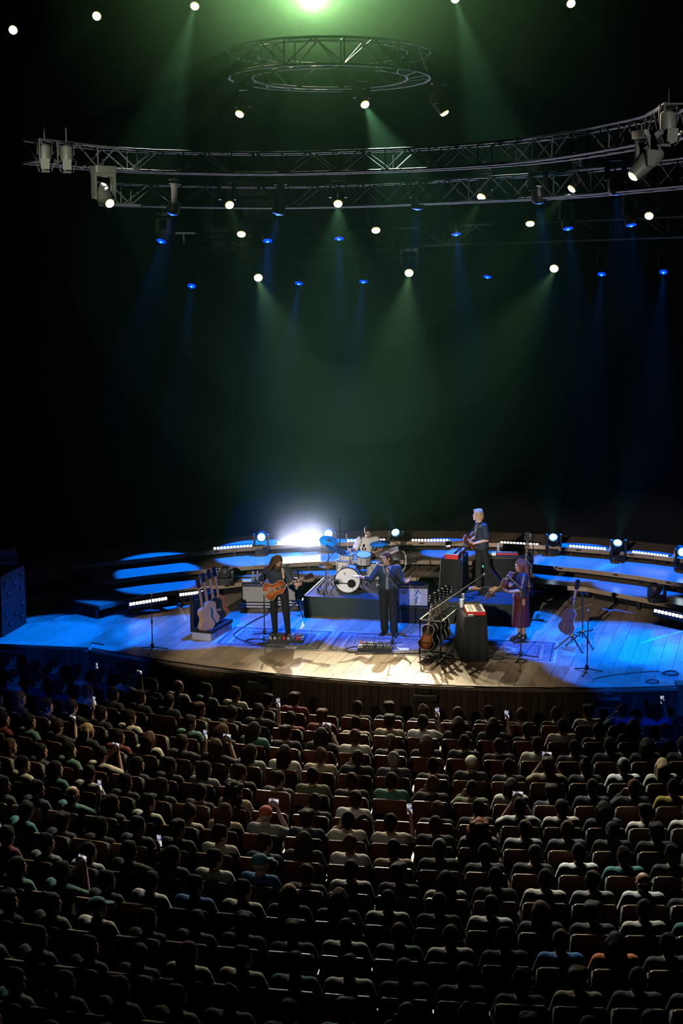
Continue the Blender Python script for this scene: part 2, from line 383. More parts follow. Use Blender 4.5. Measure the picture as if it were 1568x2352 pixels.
# border boards along the lip
nb = 14
for i in range(nb):
    a0, a1 = PH0 + (PHX - PH0) * i / nb, PH0 + (PHX - PH0) * (i + 1) / nb
    c = arc(R_LIP - .21, (a0 + a1) / 2); pts = []
    for k in range(5): pts.append(arc(R_LIP, a0 + .0003 + (a1 - a0 - .0006) * k / 4) - c)
    for k in range(4, -1, -1): pts.append(arc(R_BORDER + .004, a0 + .0003 + (a1 - a0 - .0006) * k / 4) - c)
    rot = (a0 + a1) / 2; inv = RZ(-rot)
    me = MB().prism([(inv @ p)[:2] for p in pts], -.03, 0.0).mesh('border_board', False)
    obj('border_board', me, 'oak_plank', stage, c, (0, 0, rot))

# front wall of the stage: upright boards
wall = bpy.data.objects.new('wall_stage_front', None); COL.objects.link(wall); tag(wall, 'dark upright timber boards facing the stage front', 'stage front', kind='structure')
MB().prism([(p.x, p.y) for p in [arc(R_LIP - .06, PH0 + (PHX - PH0) * i / 40) for i in range(41)]] +
           [tuple(arc(R_LIP - .3, PHX - (PHX - PH0) * i / 40)[:2]) for i in range(41)], FLOOR0, -.06).build('backing', 'dark_void', wall, False)
BW = .14
bme = MB().box((0, 0, (FLOOR0 - .06) / 2), (BW - .012, .04, -.06 - FLOOR0)).mesh('board', False)
a = PH0
while a < PHX:
    p = arc(R_LIP - .05 - rng.uniform(0, .006), a); obj('board', bme, 'wall_board', wall, p, (0, 0, a)); a += BW / R_LIP
nl = (far_l - notch); steps = int(nl.length / BW); ang = math.atan2(nl.y, nl.x)
for i in range(1, steps):
    p = notch + nl * (i / steps) + Vector((.02, .05, 0)); obj('board', bme, 'wall_board', wall, p, (0, 0, ang))
for i in range(3):   # the short return at the notch
    p = Vector(lip[0]) + (notch - Vector(lip[0])) * ((i + .3) / 3) + Vector((.05, 0.02, 0)); obj('board', bme, 'wall_board', wall, p, (0, 0, PH0 + math.pi / 2))
MB().prism([tuple(notch[:2]), tuple(far_l[:2]), tuple((far_l + Vector((0, .295, 0)))[:2]), tuple((notch + Vector((0, .295, 0)))[:2])], -.03, 0.0).build('border_board', 'oak_plank', stage, False)
MB().box((notch.x - .02, notch.y - .03, (FLOOR0 - .06) / 2), (.1, .1, -.06 - FLOOR0)).build('corner_post', 'wall_board', wall, False)
# pillar where the stage front steps at the right edge
pil = G(1553, 1576)
MB().box((pil.x + .45, pil.y + .02, (FLOOR0 + .06) / 2), (.9, .3, .06 - FLOOR0)).build('pillar', 'wall_board', wall, False)

# ------------------------------------------------------------------ curved riser tiers behind the band
TIERS = [
 (.30, .10, [(226, 1391), (236, 1388), (309, 1368), (440, 1349), (543, 1337), (696, 1329), (850, 1325), (980, 1326), (1115, 1331), (1257, 1341), (1350, 1349), (1486, 1375), (1568, 1390), (1680, 1420)]),
 (.50, .10, [(215, 1336), (252, 1330), (340, 1320), (440, 1310), (520, 1302), (604, 1297), (731, 1289), (843, 1286), (980, 1286), (1110, 1289), (1223, 1295), (1341, 1306), (1435, 1317), (1568, 1338), (1680, 1362)]),
 (.70, .10, [(60, 1313), (73, 1311), (200, 1295), (330, 1281), (438, 1269), (560, 1256), (700, 1247), (850, 1243), (1034, 1244), (1140, 1247), (1247, 1252), (1320, 1258), (1397, 1264), (1540, 1279), (1680, 1298)]),
]
edges = [[G(x, y, z) for x, y in pts] for z, h, pts in TIERS]
def resample(pts, xs):
    out = []
    for X in xs:
        for i in range(len(pts) - 1):
            if pts[i].x <= X <= pts[i + 1].x or i == len(pts) - 2:
                t = (X - pts[i].x) / (pts[i + 1].x - pts[i].x); out.append(pts[i].lerp(pts[i + 1], t)); break
    return out
for ti, (z, h, pts) in enumerate(TIERS):
    e = edges[ti]; nm = ['lowest', 'middle', 'highest'][ti]
    t = bpy.data.objects.new('riser_tier', None); COL.objects.link(t)
    tag(t, nm + ' curved timber riser tier behind the band', 'riser', 'curved riser tiers', 'structure')
    # straight segments about 1.25 m long, each its own deck panel, fascia board and grip slot
    seg = [e[0]]; L = 0
    fine = []
    for i in range(len(e) - 1):
        for k in range(12): fine.append(e[i].lerp(e[i + 1], k / 12))
    fine.append(e[-1]); acc = 0; prev = fine[0]
    for p in fine[1:]:
        acc += (p - prev).length; prev = p
        if acc >= 1.3: seg.append(p); acc = 0
    if acc > .4: seg.append(fine[-1])
    def back(p, i):
        d = (seg[min(i + 1, len(seg) - 1)] - seg[max(i - 1, 0)]).normalized(); n = Vector((-d.y, d.x, 0)); return p + n * (1.75 if ti < 2 else 1.5)
    for i in range(len(seg) - 1):
        a_, b_ = seg[i], seg[i + 1]; A2, B2 = back(a_, i), back(b_, i + 1)
        c = (a_ + b_ + A2 + B2) / 4; d = (b_ - a_).normalized(); g = d * .004; rot = math.atan2(d.y, d.x); inv = RZ(-rot)
        poly = [(inv @ (p - c))[:2] for p in (a_ + g, b_ - g, B2 - g, A2 + g)]
        me = MB().prism(poly, -.05, 0).mesh('deck_panel', False); obj('deck_panel', me, 'oak_deck', t, c, (0, 0, rot))
        m = (a_ + b_) / 2; n = Vector((d.y, -d.x, 0))
        fo = MB().box((0, 0, -h / 2), ((b_ - a_).length - .008, .03, h)).build('fascia_board', 'oak_fascia', t, False, None)
        fo.location = m + n * .016; fo.rotation_euler = (0, 0, rot)
        sl = MB().rbox((0, 0, 0), (.13, .012, .03), .014, axis='y').build('grip_slot', 'dark_void', fo, True); sl.location = (.12, -.012, -.045)
        # black strip set back below the deck, painting the shade of the gap
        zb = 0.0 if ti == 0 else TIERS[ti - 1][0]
        MB().box((0, 0, (z - .1 + zb) / 2 - z), ((b_ - a_).length, .04, max(.02, z - h - zb))).build('gap_shade', 'dark_void', t, False, m - n * .25).rotation_euler = (0, 0, rot)
        if i % 2 == 0: MB().box((0, 0, -z + zb + (z - h - zb) / 2), (.06, .05, z - h - zb)).build('prop_leg', 'black_metal', t, False, a_ - n * .05)
MB().box((1, 46, 6), (44, .3, 18)).build('wall_back', 'dark_void', None, False)
tag(bpy.data.objects['wall_back'], 'black curtain wall far behind the stage', 'wall', kind='structure')
# white tape strips on the floor
for i, (p, q, lab) in enumerate([((1280, 1409), (1362, 1388), 'white tape strip on the floor below the right riser'), ((1472, 1477), (1568, 1449), 'white tape strip at the right edge of the stage'),
                  ((412, 1393), (427, 1424), 'white tape strip on the floor beside the left light bars'), ((983, 1366), (997, 1378), 'short white tape strip behind the right amplifier')]):
    a_, b_ = G(*p), G(*q); d = b_ - a_
    o = MB().box((0, 0, .002), (d.length, .05, .003)).build('tape_strip', 'white_tape', None, False, (a_ + b_) / 2); o.rotation_euler = (0, 0, math.atan2(d.y, d.x)); tag(o, lab, 'tape', 'floor tape')
# ================================================================== RIGGING
brace_me = MB().cyl((0, 0, -.5), (0, 0, .5), .013, n=6, cap=False).mesh('brace'); brace_me.materials.append(M('truss_metal'))
def brace(a, b, par, name='brace'):
    d = b - a; o = obj(name, brace_me, None, par, (a + b) / 2); o.rotation_mode = 'QUATERNION'; o.rotation_quaternion = d.to_track_quat('Z', 'Y'); o.scale = (1, 1, d.length); return o
def smooth_path(pts, step):
    P = [Vector(p) for p in pts]; out = []
    for i in range(len(P) - 1):
        p0, p1, p2, p3 = P[max(i - 1, 0)], P[i], P[i + 1], P[min(i + 2, len(P) - 1)]
        for k in range(16):
            t = k / 16
            out.append(.5 * ((2 * p1) + (p2 - p0) * t + (2 * p0 - 5 * p1 + 4 * p2 - p3) * t * t + (3 * p1 - p0 - 3 * p2 + p3) * t ** 3))
    out.append(P[-1]); res = [out[0]]; acc = 0
    for a, b in zip(out, out[1:]):
        acc += (b - a).length
        if acc >= step: res.append(b); acc = 0
    return res
def truss(path, h, wd, label, bays_closed=False, gaps=()):
    root = thing('curved_truss', label, 'truss', path[len(path) // 2], 0, 'lighting trusses'); o0 = path[len(path) // 2]
    n = len(path); T = []
    for i in range(n):
        if bays_closed: d = path[(i + 1) % n] - path[i - 1]
        else: d = path[min(i + 1, n - 1)] - path[max(i - 1, 0)]
        d.z = 0; d.normalize(); T.append(Vector((-d.y, d.x, 0)))
    rows = {}
    for key, dn, dz in (('tf', 0, 0), ('tb', wd, 0), ('bf', 0, -h), ('bb', wd, -h)):
        rows[key] = [path[i] + T[i] * dn + Vector((0, 0, dz)) - o0 for i in range(n)]
        pts = rows[key] + ([rows[key][0]] if bays_closed else [])
        MB().tube(pts, .024, 8).build('chord', 'truss_metal', root)
    m = n if bays_closed else n - 1
    for i in range(m):
        j = (i + 1) % n
        for t, b in (('tf', 'bf'), ('tb', 'bb')):
            up = i % 2 == 0
            brace(rows[t][i] if up else rows[b][i], rows[b][j] if up else rows[t][j], root)
            if i % 2 == 1: brace(rows[t][i], rows[b][i], root)
        brace(rows['bf'][i], rows['bb'][j], root); brace(rows['tf'][i], rows['tb'][i], root)
    for e in ((0, n - 1) if not bays_closed else ()):
        for a, b in (('tf', 'bf'), ('tb', 'bb'), ('tf', 'tb'), ('bf', 'bb')): brace(rows[a][e], rows[b][e], root)
    return root
t1 = [G(x, y, 9.6) for x, y in [(90, 320), (255, 339), (398, 347), (612, 351), (800, 346), (998, 337), (1227, 316), (1431, 278), (1497, 258), (1535, 232)]]
truss(smooth_path(t1, .42), .36, .36, 'large curved truss spanning the frame, highest of the open arcs, ends lit cream')
t2 = [G(x, y, 9.2) for x, y in [(250, 419), (378, 424), (612, 428), (799, 424), (936, 417), (1094, 408), (1212, 401), (1319, 392), (1568, 362), (1640, 350)]]
truss(smooth_path(t2, .48), .42, .4, 'second curved truss from the top among the open arcs')
t3 = [A(x, y - 40, d3(x) + .6) for x, y in [(360, 576), (500, 575), (800, 571), (992, 561), (1227, 551), (1568, 536), (1640, 531)]]
truss(smooth_path(t3, .56), .42, .4, 'third curved truss, just above the lowest row of lamps')
t4 = [A(x, y - 30, D4) for x, y in [(420, 600), (700, 596), (1000, 590), (1300, 578), (1560, 570), (1640, 566)]]
o = truss(smooth_path(t4, .9), .3, .3, 'unlit black bar truss carrying the lowest row of lamps')
blk = M('dark_void')
for c in o.children:
    if c.type == 'MESH' and c.data is not brace_me: c.data.materials[0] = blk
bm2 = brace_me.copy(); bm2.materials.clear(); bm2.materials.append(blk)
for c in o.children:
    if c.data is brace_me: c.data = bm2
RINGC = Vector((A(757, 178, 26).x, 26.0, 0)); RR = 1.78
ring = [RINGC + Vector((RR * math.cos(2 * math.pi * i / 22), RR * math.sin(2 * math.pi * i / 22), 11.26)) for i in range(22)]
truss(ring, .43, .40, 'circular ring truss hanging below the dazzling lamp', True)

head_prof = [(.075, 0), (.095, .02), (.10, .10), (.115, .22), (.12, .32), (.10, .40), (.05, .43)]
def moving_head(L, aim, label, group, lens_r=.075, lens='lens_white', rim='lens_rim', scale=1.0, body='black_plastic', prof=head_prof, name='moving_head_lamp'):
    v = (Vector(aim) - L).normalized(); hc = L - v * .24 * scale; top = hc + Vector((0, 0, .42 * scale))
    r = thing(name, label, 'stage lamp', top, 0, group); k = lambda p: Vector(p) - top
    s = v.cross(Vector((0, 0, 1))); s = s.normalized() if s.length > .1 else Vector((1, 0, 0))
    rz = math.atan2(s.y, s.x)
    MB().rbox((0, 0, -.04 * scale), (.34 * scale, .26 * scale, .1 * scale), .04, RZ(rz), 'z').build('base', body, r)
    MB().cyl((-.0, 0, .01), (0, 0, .12 * scale), .02, n=8).build('clamp', 'black_metal', r)
    y = MB()
    for e in (-1, 1):
        y.rbox(k(hc) + s * (e * .15 * scale) + Vector((0, 0, .16 * scale)), (.045 * scale, .12 * scale, .40 * scale), .03, RZ(rz), 'x')
    y.box((0, 0, -.115 * scale), (.33 * scale, .14 * scale, .05 * scale), RZ(rz)).build('yoke', body, r)
    h = MB().lathe([(a * scale, b * scale) for a, b in prof], k(L), -v, 20).build('head', body, r)
    MB().cyl(k(L) - v * .01, k(L) + v * .012, lens_r * scale * 1.14, lens_r * scale * 1.10, 24).build('lens_rim', rim, h)
    MB().lathe([(lens_r * scale, 0), (lens_r * scale, .004), (lens_r * scale * .7, .016 * scale), (lens_r * scale * .2, .022 * scale)], k(L) + v * .012, v, 24).build('lens', lens, h)
    return r
for i, (px, py, d, aim, watts, cone, col, bl, word) in enumerate(WHITE_HEADS):
    L = A(px, py, d); aim = Vector(aim); dz = 'dazzling lamp glaring' in word
    mh = moving_head(L, aim, 'black moving-head lamp with white lens, ' + word, 'white moving-head lamps overhead', lens='lens_dazzle' if dz else 'lens_white',
                lens_r=.12 if dz else .075, scale=d / 28.0)
    if 'curved truss' in word: MB().cyl((0, 0, .06), (0, .75, .16), .016, n=6).build('bracket', 'black_metal', mh)
    if 'circular truss' in word and not dz:
        rt = Vector((0, 0, max(.15, 10.80 - mh.location.z))); dv = mh.location + rt - RINGC; dv.z = 0; dv = dv.normalized() if dv.length > .05 else Vector((0, 1, 0))
        rp_ = RINGC + dv * 1.60 + Vector((0, 0, 10.83)) - mh.location
        MB().tube([(0, 0, 0), rt, rp_], .018, 8).build('hanging_rod', 'black_metal', mh)
    if 'of the lowest row' in word:            # these three also wash the stalls
        spot(L + Vector((0, -.1, -.05)), (-L.x * .55 + .8, 20.2, -1), 9500, (1, .85, .56), 26, 1.0, .05)
    if watts:
        v = (aim - L).normalized(); spot(L + v * .06, aim, watts, col, cone, bl, .05)
        if dz: spot(L + v * .10, (-.5, 0, 20), 60000, (1, .78, .52), 84, .5, .05)     # added spot that makes bloom round the dazzling lens in the haze
# the two big profile lamps whose grey bodies catch the light
for px, py, aimpx, lab in ((252, 467, (600, 900), 'grey profile lamp hanging from the left end of the large curved truss'), (1453, 405, (1150, 720), 'grey profile lamp hanging from the right end of the large curved truss')):
    dd = 24.6 if px < 800 else 19.4
    L = A(px, py, dd); aim = A(aimpx[0], aimpx[1], dd - (4.5 if px < 800 else .6))
    pm = moving_head(L, aim, lab, 'profile lamps at the truss ends', body='lamp_grey', scale=1.15 if px < 800 else 1.0, lens_r=.06,
                prof=[(.08, 0), (.09, .03), (.10, .14), (.125, .30), (.135, .42), (.11, .50), (.05, .53)])
    MB().cyl((0, 0, 0), (0, .7 if px < 800 else .3, 9.26 - pm.location.z), .02, n=8).build('hanging_rod', 'black_metal', pm)
for i, (px, py, d, aim, watts, cone, nth, row) in enumerate(BLUE_HEADS):
    L = A(px, py, d); aim = Vector(aim); v = (aim - L).normalized()
    r = moving_head(L, aim, '%s blue wash lamp from the left in the %s row overhead' % (nth, row), 'blue wash lamps overhead', lens_r=.105, lens='lens_blue', rim='black_plastic', scale=1.0,
                    prof=[(.13, 0), (.14, .03), (.13, .16), (.10, .26), (.05, .28)], name='blue_wash_lamp')
    if row != 'lowest': MB().cyl((0, 0, .06), (0, .75, .16), .016, n=6).build('bracket', 'black_metal', r)
    k = L - r.location
    hd = [c for c in r.children if c.name.startswith('head')][0]
    MB().cyl(k + v * .03, k + v * .042, .035, .03, 12).build('lens_core', 'lens_blue_core', hd)
    if watts: spot(L + v * .07, aim, watts, BLUE, cone, .25, .06)
# conventional lamps with barn doors on the truss ends
def par_can(p, tilt, rz, label):
    r = thing('barn_door_lamp', label, 'stage lamp', p, rz, 'barn-door lamps on the truss ends')
    R = Matrix.Rotation(tilt, 3, 'X')
    MB().cyl((0, 0, .42), (0, 0, .20), .012, n=6).build('clamp', 'black_metal', r)
    MB().tube([(-.12, 0, -.02), (-.12, 0, .2), (.12, 0, .2), (.12, 0, -.02)], .012, 6).build('yoke', 'black_metal', r)
    b = MB().lathe([(.06, .14), (.10, .10), (.105, -.08), (.09, -.12)], axis=R @ Vector((0, 0, 1)), n=16).build('can', 'lamp_grey', r)
    for i in range(4):
        q = R @ (Matrix.Rotation(i * math.pi / 2, 3, 'Z') @ Matrix.Rotation(math.radians(20), 3, 'X'))
        c = R @ (Matrix.Rotation(i * math.pi / 2, 3, 'Z') @ Vector((0, -.13, -.21)))
        MB().box(c, (.14, .006, .17), q).build('barn_door', 'lamp_grey', b, False)
for px, py, d, lab in ((103, 352, 24.0, 'barn-door lamp at the very left end of the large truss'), (153, 354, 24.2, 'barn-door lamp second from the left end of the large truss'),
                       (1533, 280, 18.9, 'barn-door lamp inside the right end of the large truss')):
    par_can(A(px, py, d), math.radians(-12), .2, lab)
# spots added at the balcony to pick out the truss ends
spot((-6, -1, 9.4), A(172, 380, 24.2), 26000, (1, .95, .72), 3.4, .4)
spot((7, -1, 9.4), A(1500, 330, 19.6), 9000, (1, .97, .85), 4.0, .5)

# ================================================================== LAMPS ON THE STAGE
def floor_head(px, py, z, base_py, label, lit=True, aim=None, spot_w=0, name='floor_moving_head_lamp'):
    b = G(px, base_py, z); L = A(px, py, b.y - .10)
    r = thing(name, label, 'stage lamp', b, 0, 'moving-head lamps standing on the risers')
    hz = L.z - b.z
    MB().rbox((0, 0, .05), (.36, .30, .10), .05, axis='z').build('base', 'black_plastic', r)
    y = MB()
    for e in (-1, 1): y.rbox((e * .17, 0, .08 + hz * .5), (.05, .16, hz * .95), .05, axis='x')
    y.box((0, 0, .115), (.36, .16, .04)).build('yoke', 'black_plastic', r)
    v = (Vector(aim) - L).normalized() if aim is not None else Vector((0, -1, .06)).normalized()
    k = L - b
    h = MB().lathe([(.09, 0), (.125, .02), (.135, .12), (.14, .22), (.11, .32), (.04, .36)], k, -v, 20).build('head', 'black_plastic', r)
    MB().cyl(k - v * .01, k + v * .012, .11, .105, 24).build('lens_rim', 'lens_halo' if lit else 'black_plastic', h)
    MB().lathe([(.085, 0), (.085, .004), (.06, .016), (.02, .022)], k + v * .012, v, 24).build('lens', 'lens_cyan' if lit else 'black_metal', h)
    if spot_w: spot(L + v * .06, L + v, spot_w, (.12, .5, 1.0), 26, .8, .05)
floor_head(600, 1234, .5, 1272, 'lit moving-head lamp left of the dazzling light bar')
floor_head(754, 1226, .5, 1266, 'lit moving-head lamp right of the dazzling light bar behind the cymbal', spot_w=0)
floor_head(908, 1223, .5, 1259, 'lit moving-head lamp standing behind the drummer', aim=(-3, 24, 12), spot_w=700)
floor_head(1270, 1234, .5, 1272, 'lit moving-head lamp right of the blond player', aim=(3.0, 26, 9.8), spot_w=3000)
floor_head(1418, 1247, .5, 1287, 'second lit moving-head lamp right of the blond player', aim=(6.6, 26, 10.5), spot_w=3000)
floor_head(1566, 1268, .5, 1307, 'lit moving-head lamp cut by the right edge of the photo')
floor_head(1507, 1355, .3, 1381, 'unlit black moving-head lamp on the lowest riser at right', False)
floor_head(517, 1316, .3, 1341, 'unlit black moving-head lamp behind the left guitar rack', False)

def light_bar(pa, pb, z, drop, label, hot=False, npx=12):
    a = G(*pa, z + drop); b = G(*pb, z + drop); c = (a + b) / 2; d = b - a; d.z = 0
    r = thing('light_bar', label, 'light bar', (c.x, c.y, z), math.atan2(d.y, d.x), 'light bars on the risers and floor')
    ln = d.length * 1.06
    MB().rbox((0, .08, drop - .045), (ln, .16, .17), .03, axis='x').build('housing', 'black_plastic', r)
    for e in (-1, 1): MB().box((e * ln * .42, .08, .03), (.05, .22, .06)).build('foot', 'black_metal', r, False)
    me = MB().rbox((0, 0, 0), (ln / npx * (.9 if hot else .62), .02, .10 if hot else .062), .012).mesh('pixel'); me.materials.append(M('led_pixel_hot' if hot else 'led_pixel'))
    for i in range(npx):
        obj('pixel', me, None, r, ((i - (npx - 1) / 2) * ln / npx * .96, -.006, drop))
    return r
light_bar((490, 1260), (579, 1254), .5, .20, 'light bar leftmost on the middle riser')
hot = light_bar((638, 1250), (733, 1247), .5, .20, 'dazzling white light bar behind the guitarist', True)
light_bar((797, 1242), (884, 1240), .5, .20, 'light bar on the middle riser behind the drummer')
light_bar((945, 1241), (1029, 1241), .5, .20, 'light bar between the drummer and the blond player')
light_bar((1149, 1246), (1236, 1251), .5, .20, 'light bar directly right of the blond player')
light_bar((1307, 1254), (1391, 1261), .5, .20, 'light bar between the two blue-beam lamps at right')
light_bar((1452, 1268), (1534, 1278), .5, .20, 'rightmost light bar on the middle riser')
light_bar((412, 1366), (486, 1357), 0, .30, 'light bar on the floor behind the left guitar rack')
light_bar((297, 1388), (383, 1374), 0, .30, 'light bar on the floor farthest left')
light_bar((1502, 1402), (1600, 1424), 0, .30, 'light bar on the floor at the right edge')
ad = bpy.data.lights.new('bar_glow', 'AREA'); ad.shape = 'RECTANGLE'; ad.size = .95; ad.size_y = .05; ad.energy = 1000; ad.color = (.86, .76, 1.0); ad.spread = math.radians(84)
ao = bpy.data.objects.new('bar_glow', ad); COL.objects.link(ao); ao.parent = hot; ao.location = (0, -.03, .20); ao.rotation_euler = (math.radians(-122), 0, 0)

# ------------------------------------------------------------------ haze
hz = bpy.data.materials.new('haze'); hz.use_nodes = True; nt = hz.node_tree; nt.nodes.clear()
out = nt.nodes.new('ShaderNodeOutputMaterial'); vs = nt.nodes.new('ShaderNodeVolumeScatter')
vs.inputs['Color'].default_value = (.34, .97, .50, 1); vs.inputs['Density'].default_value = .0003; vs.inputs['Anisotropy'].default_value = .4  # green cast of the lit beams is put into the scatter colour
nt.links.new(vs.outputs[0], out.inputs['Volume'])
o = MB().box((0, 33, 7.0), (26, 18, 14.0)).build('haze', hz, None, False)
tag(o, 'thin theatre haze filling the hall over stage and stalls', 'haze', kind='stuff')
for q, (sc, den) in enumerate(((1.24, .00024), (1.0, .00034), (.72, .00042))):  # nested haze bodies added and shaped for the glow at centre
    h2 = hz.copy(); h2.name = 'haze_glow_layer'; [n for n in h2.node_tree.nodes if n.type == 'VOLUME_SCATTER'][0].inputs['Density'].default_value = den
    o = MB().ell((.3, 29.0, 10.6), (4.9 * sc, 9.4 * sc, 6.6 * sc), n=40, m=24).build('haze', h2, None)
    tag(o, 'added green-tinted haze for the glow over the middle of the stage, %s layer' % ['outer', 'middle', 'inner'][q], 'haze', 'added haze layers', 'stuff')
for q, (sc, den) in enumerate(((1.2, .0010), (.8, .0024), (.42, .0060))):  # extra haze added round the bar so its glare shows as a halo
    h3 = hz.copy(); h3.name = 'haze_halo_layer'; h3n = [n for n in h3.node_tree.nodes if n.type == 'VOLUME_SCATTER'][0]
    h3n.inputs['Density'].default_value = den; h3n.inputs['Color'].default_value = (.7, .85, .95, 1)
    o = MB().ell((-1.0, 35.0, .95), (2.6 * sc, 1.5 * sc, 1.45 * sc), n=32, m=20).build('haze', h3, None)
    tag(o, 'added low haze for the halo around the dazzling light bar, %s layer' % ['outer', 'middle', 'inner'][q], 'haze', 'added haze layers', 'stuff')
# pipe that carries the top row of lamps
pa, pb = A(-60, 42, D_TOP), A(1420, -22, D_TOP); pa.z += .62; pb.z += .62
o = MB().cyl(pa, pb, .03, n=10).build('lighting_pipe', 'black_metal', None); tag(o, 'black pipe carrying the top row of lamps', 'pipe')
# ================================================================== BODIES: smooth unions of tapered limbs, skinned with surface nets
def vec(p): return np.array(p, dtype=float)
class Field:
    def __init__(s, lo, hi, h):
        s.lo = vec(lo); s.h = h; n = np.ceil((vec(hi) - s.lo) / h).astype(int) + 1; s.F = np.full(n, 1.0, dtype=np.float32)
    def _blk(s, lo, hi):
        i0 = np.maximum(np.floor((lo - s.lo) / s.h).astype(int), 0); i1 = np.minimum(np.ceil((hi - s.lo) / s.h).astype(int) + 1, s.F.shape)
        if (i1 <= i0).any(): return None
        ax = [s.lo[k] + s.h * np.arange(i0[k], i1[k]) for k in range(3)]
        return tuple(slice(i0[k], i1[k]) for k in range(3)), np.stack(np.meshgrid(*ax, indexing='ij'), -1)
    def _mix(s, sl, d, k, sub=False):
        f = s.F[sl]
        if sub: s.F[sl] = np.maximum(f, -d)
        elif k <= 0: s.F[sl] = np.minimum(f, d)
        else:
            t = np.clip(.5 + .5 * (f - d) / k, 0, 1); s.F[sl] = f * (1 - t) + d * t - k * t * (1 - t)
    def cap(s, a, b, ra, rb=None, k=.03, sub=False, flat=None):
        a, b = vec(a), vec(b); rb = ra if rb is None else rb; m = max(ra, rb) + k + 2.5 * s.h
        r = s._blk(np.minimum(a, b) - m, np.maximum(a, b) + m)
        if r is None: return s
        sl, P = r; ab = b - a; L = max(float(ab @ ab), 1e-9)
        t = np.clip(((P - a) @ ab) / L, 0, 1); q = P - (a + t[..., None] * ab)
        if flat is not None:
            n, fac = vec(flat[0]), flat[1]; n = n / np.linalg.norm(n); q = q + ((q @ n) * (fac - 1))[..., None] * n
        s._mix(sl, np.linalg.norm(q, axis=-1) - (ra + (rb - ra) * t), k, sub); return s
    def ell(s, c, r, R=None, k=.03, sub=False):
        c, r = vec(c), vec(r); m = r.max() + k + 2.5 * s.h; b = s._blk(c - m, c + m)
        if b is None: return s
        sl, P = b; q = P - c
        if R is not None: q = q @ R            # columns of R are the local axes
        q = q / r; n = np.linalg.norm(q, axis=-1); n2 = np.linalg.norm(q / r, axis=-1)
        s._mix(sl, n * (n - 1) / np.maximum(n2, 1e-6), k, sub); return s
    def cut(s, p, n):                          # keep the side n points away from
        ax = [s.lo[k] + s.h * np.arange(s.F.shape[k]) for k in range(3)]; n = vec(n); n = n / np.linalg.norm(n); p = vec(p)
        d = ((ax[0] - p[0]) * n[0])[:, None, None] + ((ax[1] - p[1]) * n[1])[None, :, None] + ((ax[2] - p[2]) * n[2])[None, None, :]
        s.F = np.maximum(s.F, d.astype(np.float32)); return s
    def mesh(s, name):
        F = s.F; F[0] = F[-1] = 1; F[:, 0] = F[:, -1] = 1; F[:, :, 0] = F[:, :, -1] = 1
        I = F < 0; nx, ny, nz = F.shape
        C = [I[i:nx - 1 + i, j:ny - 1 + j, k:nz - 1 + k] for i in (0, 1) for j in (0, 1) for k in (0, 1)]
        al = np.logical_and.reduce(C); an = np.logical_or.reduce(C); act = an & ~al
        idx = np.argwhere(act); N = len(idx); acc = np.zeros((N, 3)); cnt = np.zeros(N)
        offs = [(i, j, k) for i in (0, 1) for j in (0, 1) for k in (0, 1)]
        val = {o: F[idx[:, 0] + o[0], idx[:, 1] + o[1], idx[:, 2] + o[2]] for o in offs}
        for o in offs:
            for ax in range(3):
                if o[ax] == 0:
                    q = list(o); q[ax] = 1; q = tuple(q); a, b = val[o], val[q]; mk = (a < 0) != (b < 0)
                    t = np.where(mk, a / np.where(mk, a - b, 1), 0); p = np.tile(vec(o), (N, 1)); p[:, ax] += t
                    acc[mk] += p[mk]; cnt[mk] += 1
        V_ = s.lo + s.h * (idx + acc / np.maximum(cnt, 1)[:, None])
        vid = np.full(act.shape, -1, dtype=np.int64); vid[act] = np.arange(N); fs = []
        for ax in range(3):
            b, c = (ax + 1) % 3, (ax + 2) % 3
            sl0 = [slice(1, -1)] * 3; sl0[ax] = slice(0, -1); sl1 = [slice(1, -1)] * 3; sl1[ax] = slice(1, None)
            A0, A1 = I[tuple(sl0)], I[tuple(sl1)]; e = np.argwhere(A0 != A1); sg = A0[tuple(e.T)]
            e[:, b] += 1; e[:, c] += 1
            def cell(db, dc):
                q = e.copy(); q[:, b] += db; q[:, c] += dc; return vid[tuple(q.T)]
            Q = np.stack([cell(-1, -1), cell(0, -1), cell(0, 0), cell(-1, 0)], 1); Q[~sg] = Q[~sg][:, ::-1]; fs.append(Q)
        Q = np.concatenate(fs); me = bpy.data.meshes.new(name)
        me.vertices.add(N); me.vertices.foreach_set('co', V_.astype(np.float32).ravel())
        me.loops.add(Q.size); me.loops.foreach_set('vertex_index', Q.ravel().astype(np.int32))
        me.polygons.add(len(Q)); me.polygons.foreach_set('loop_start', np.arange(0, Q.size, 4, dtype=np.int32))
        me.polygons.foreach_set('use_smooth', np.ones(len(Q), dtype=bool)); me.update(calc_edges=True); me.validate(); return me

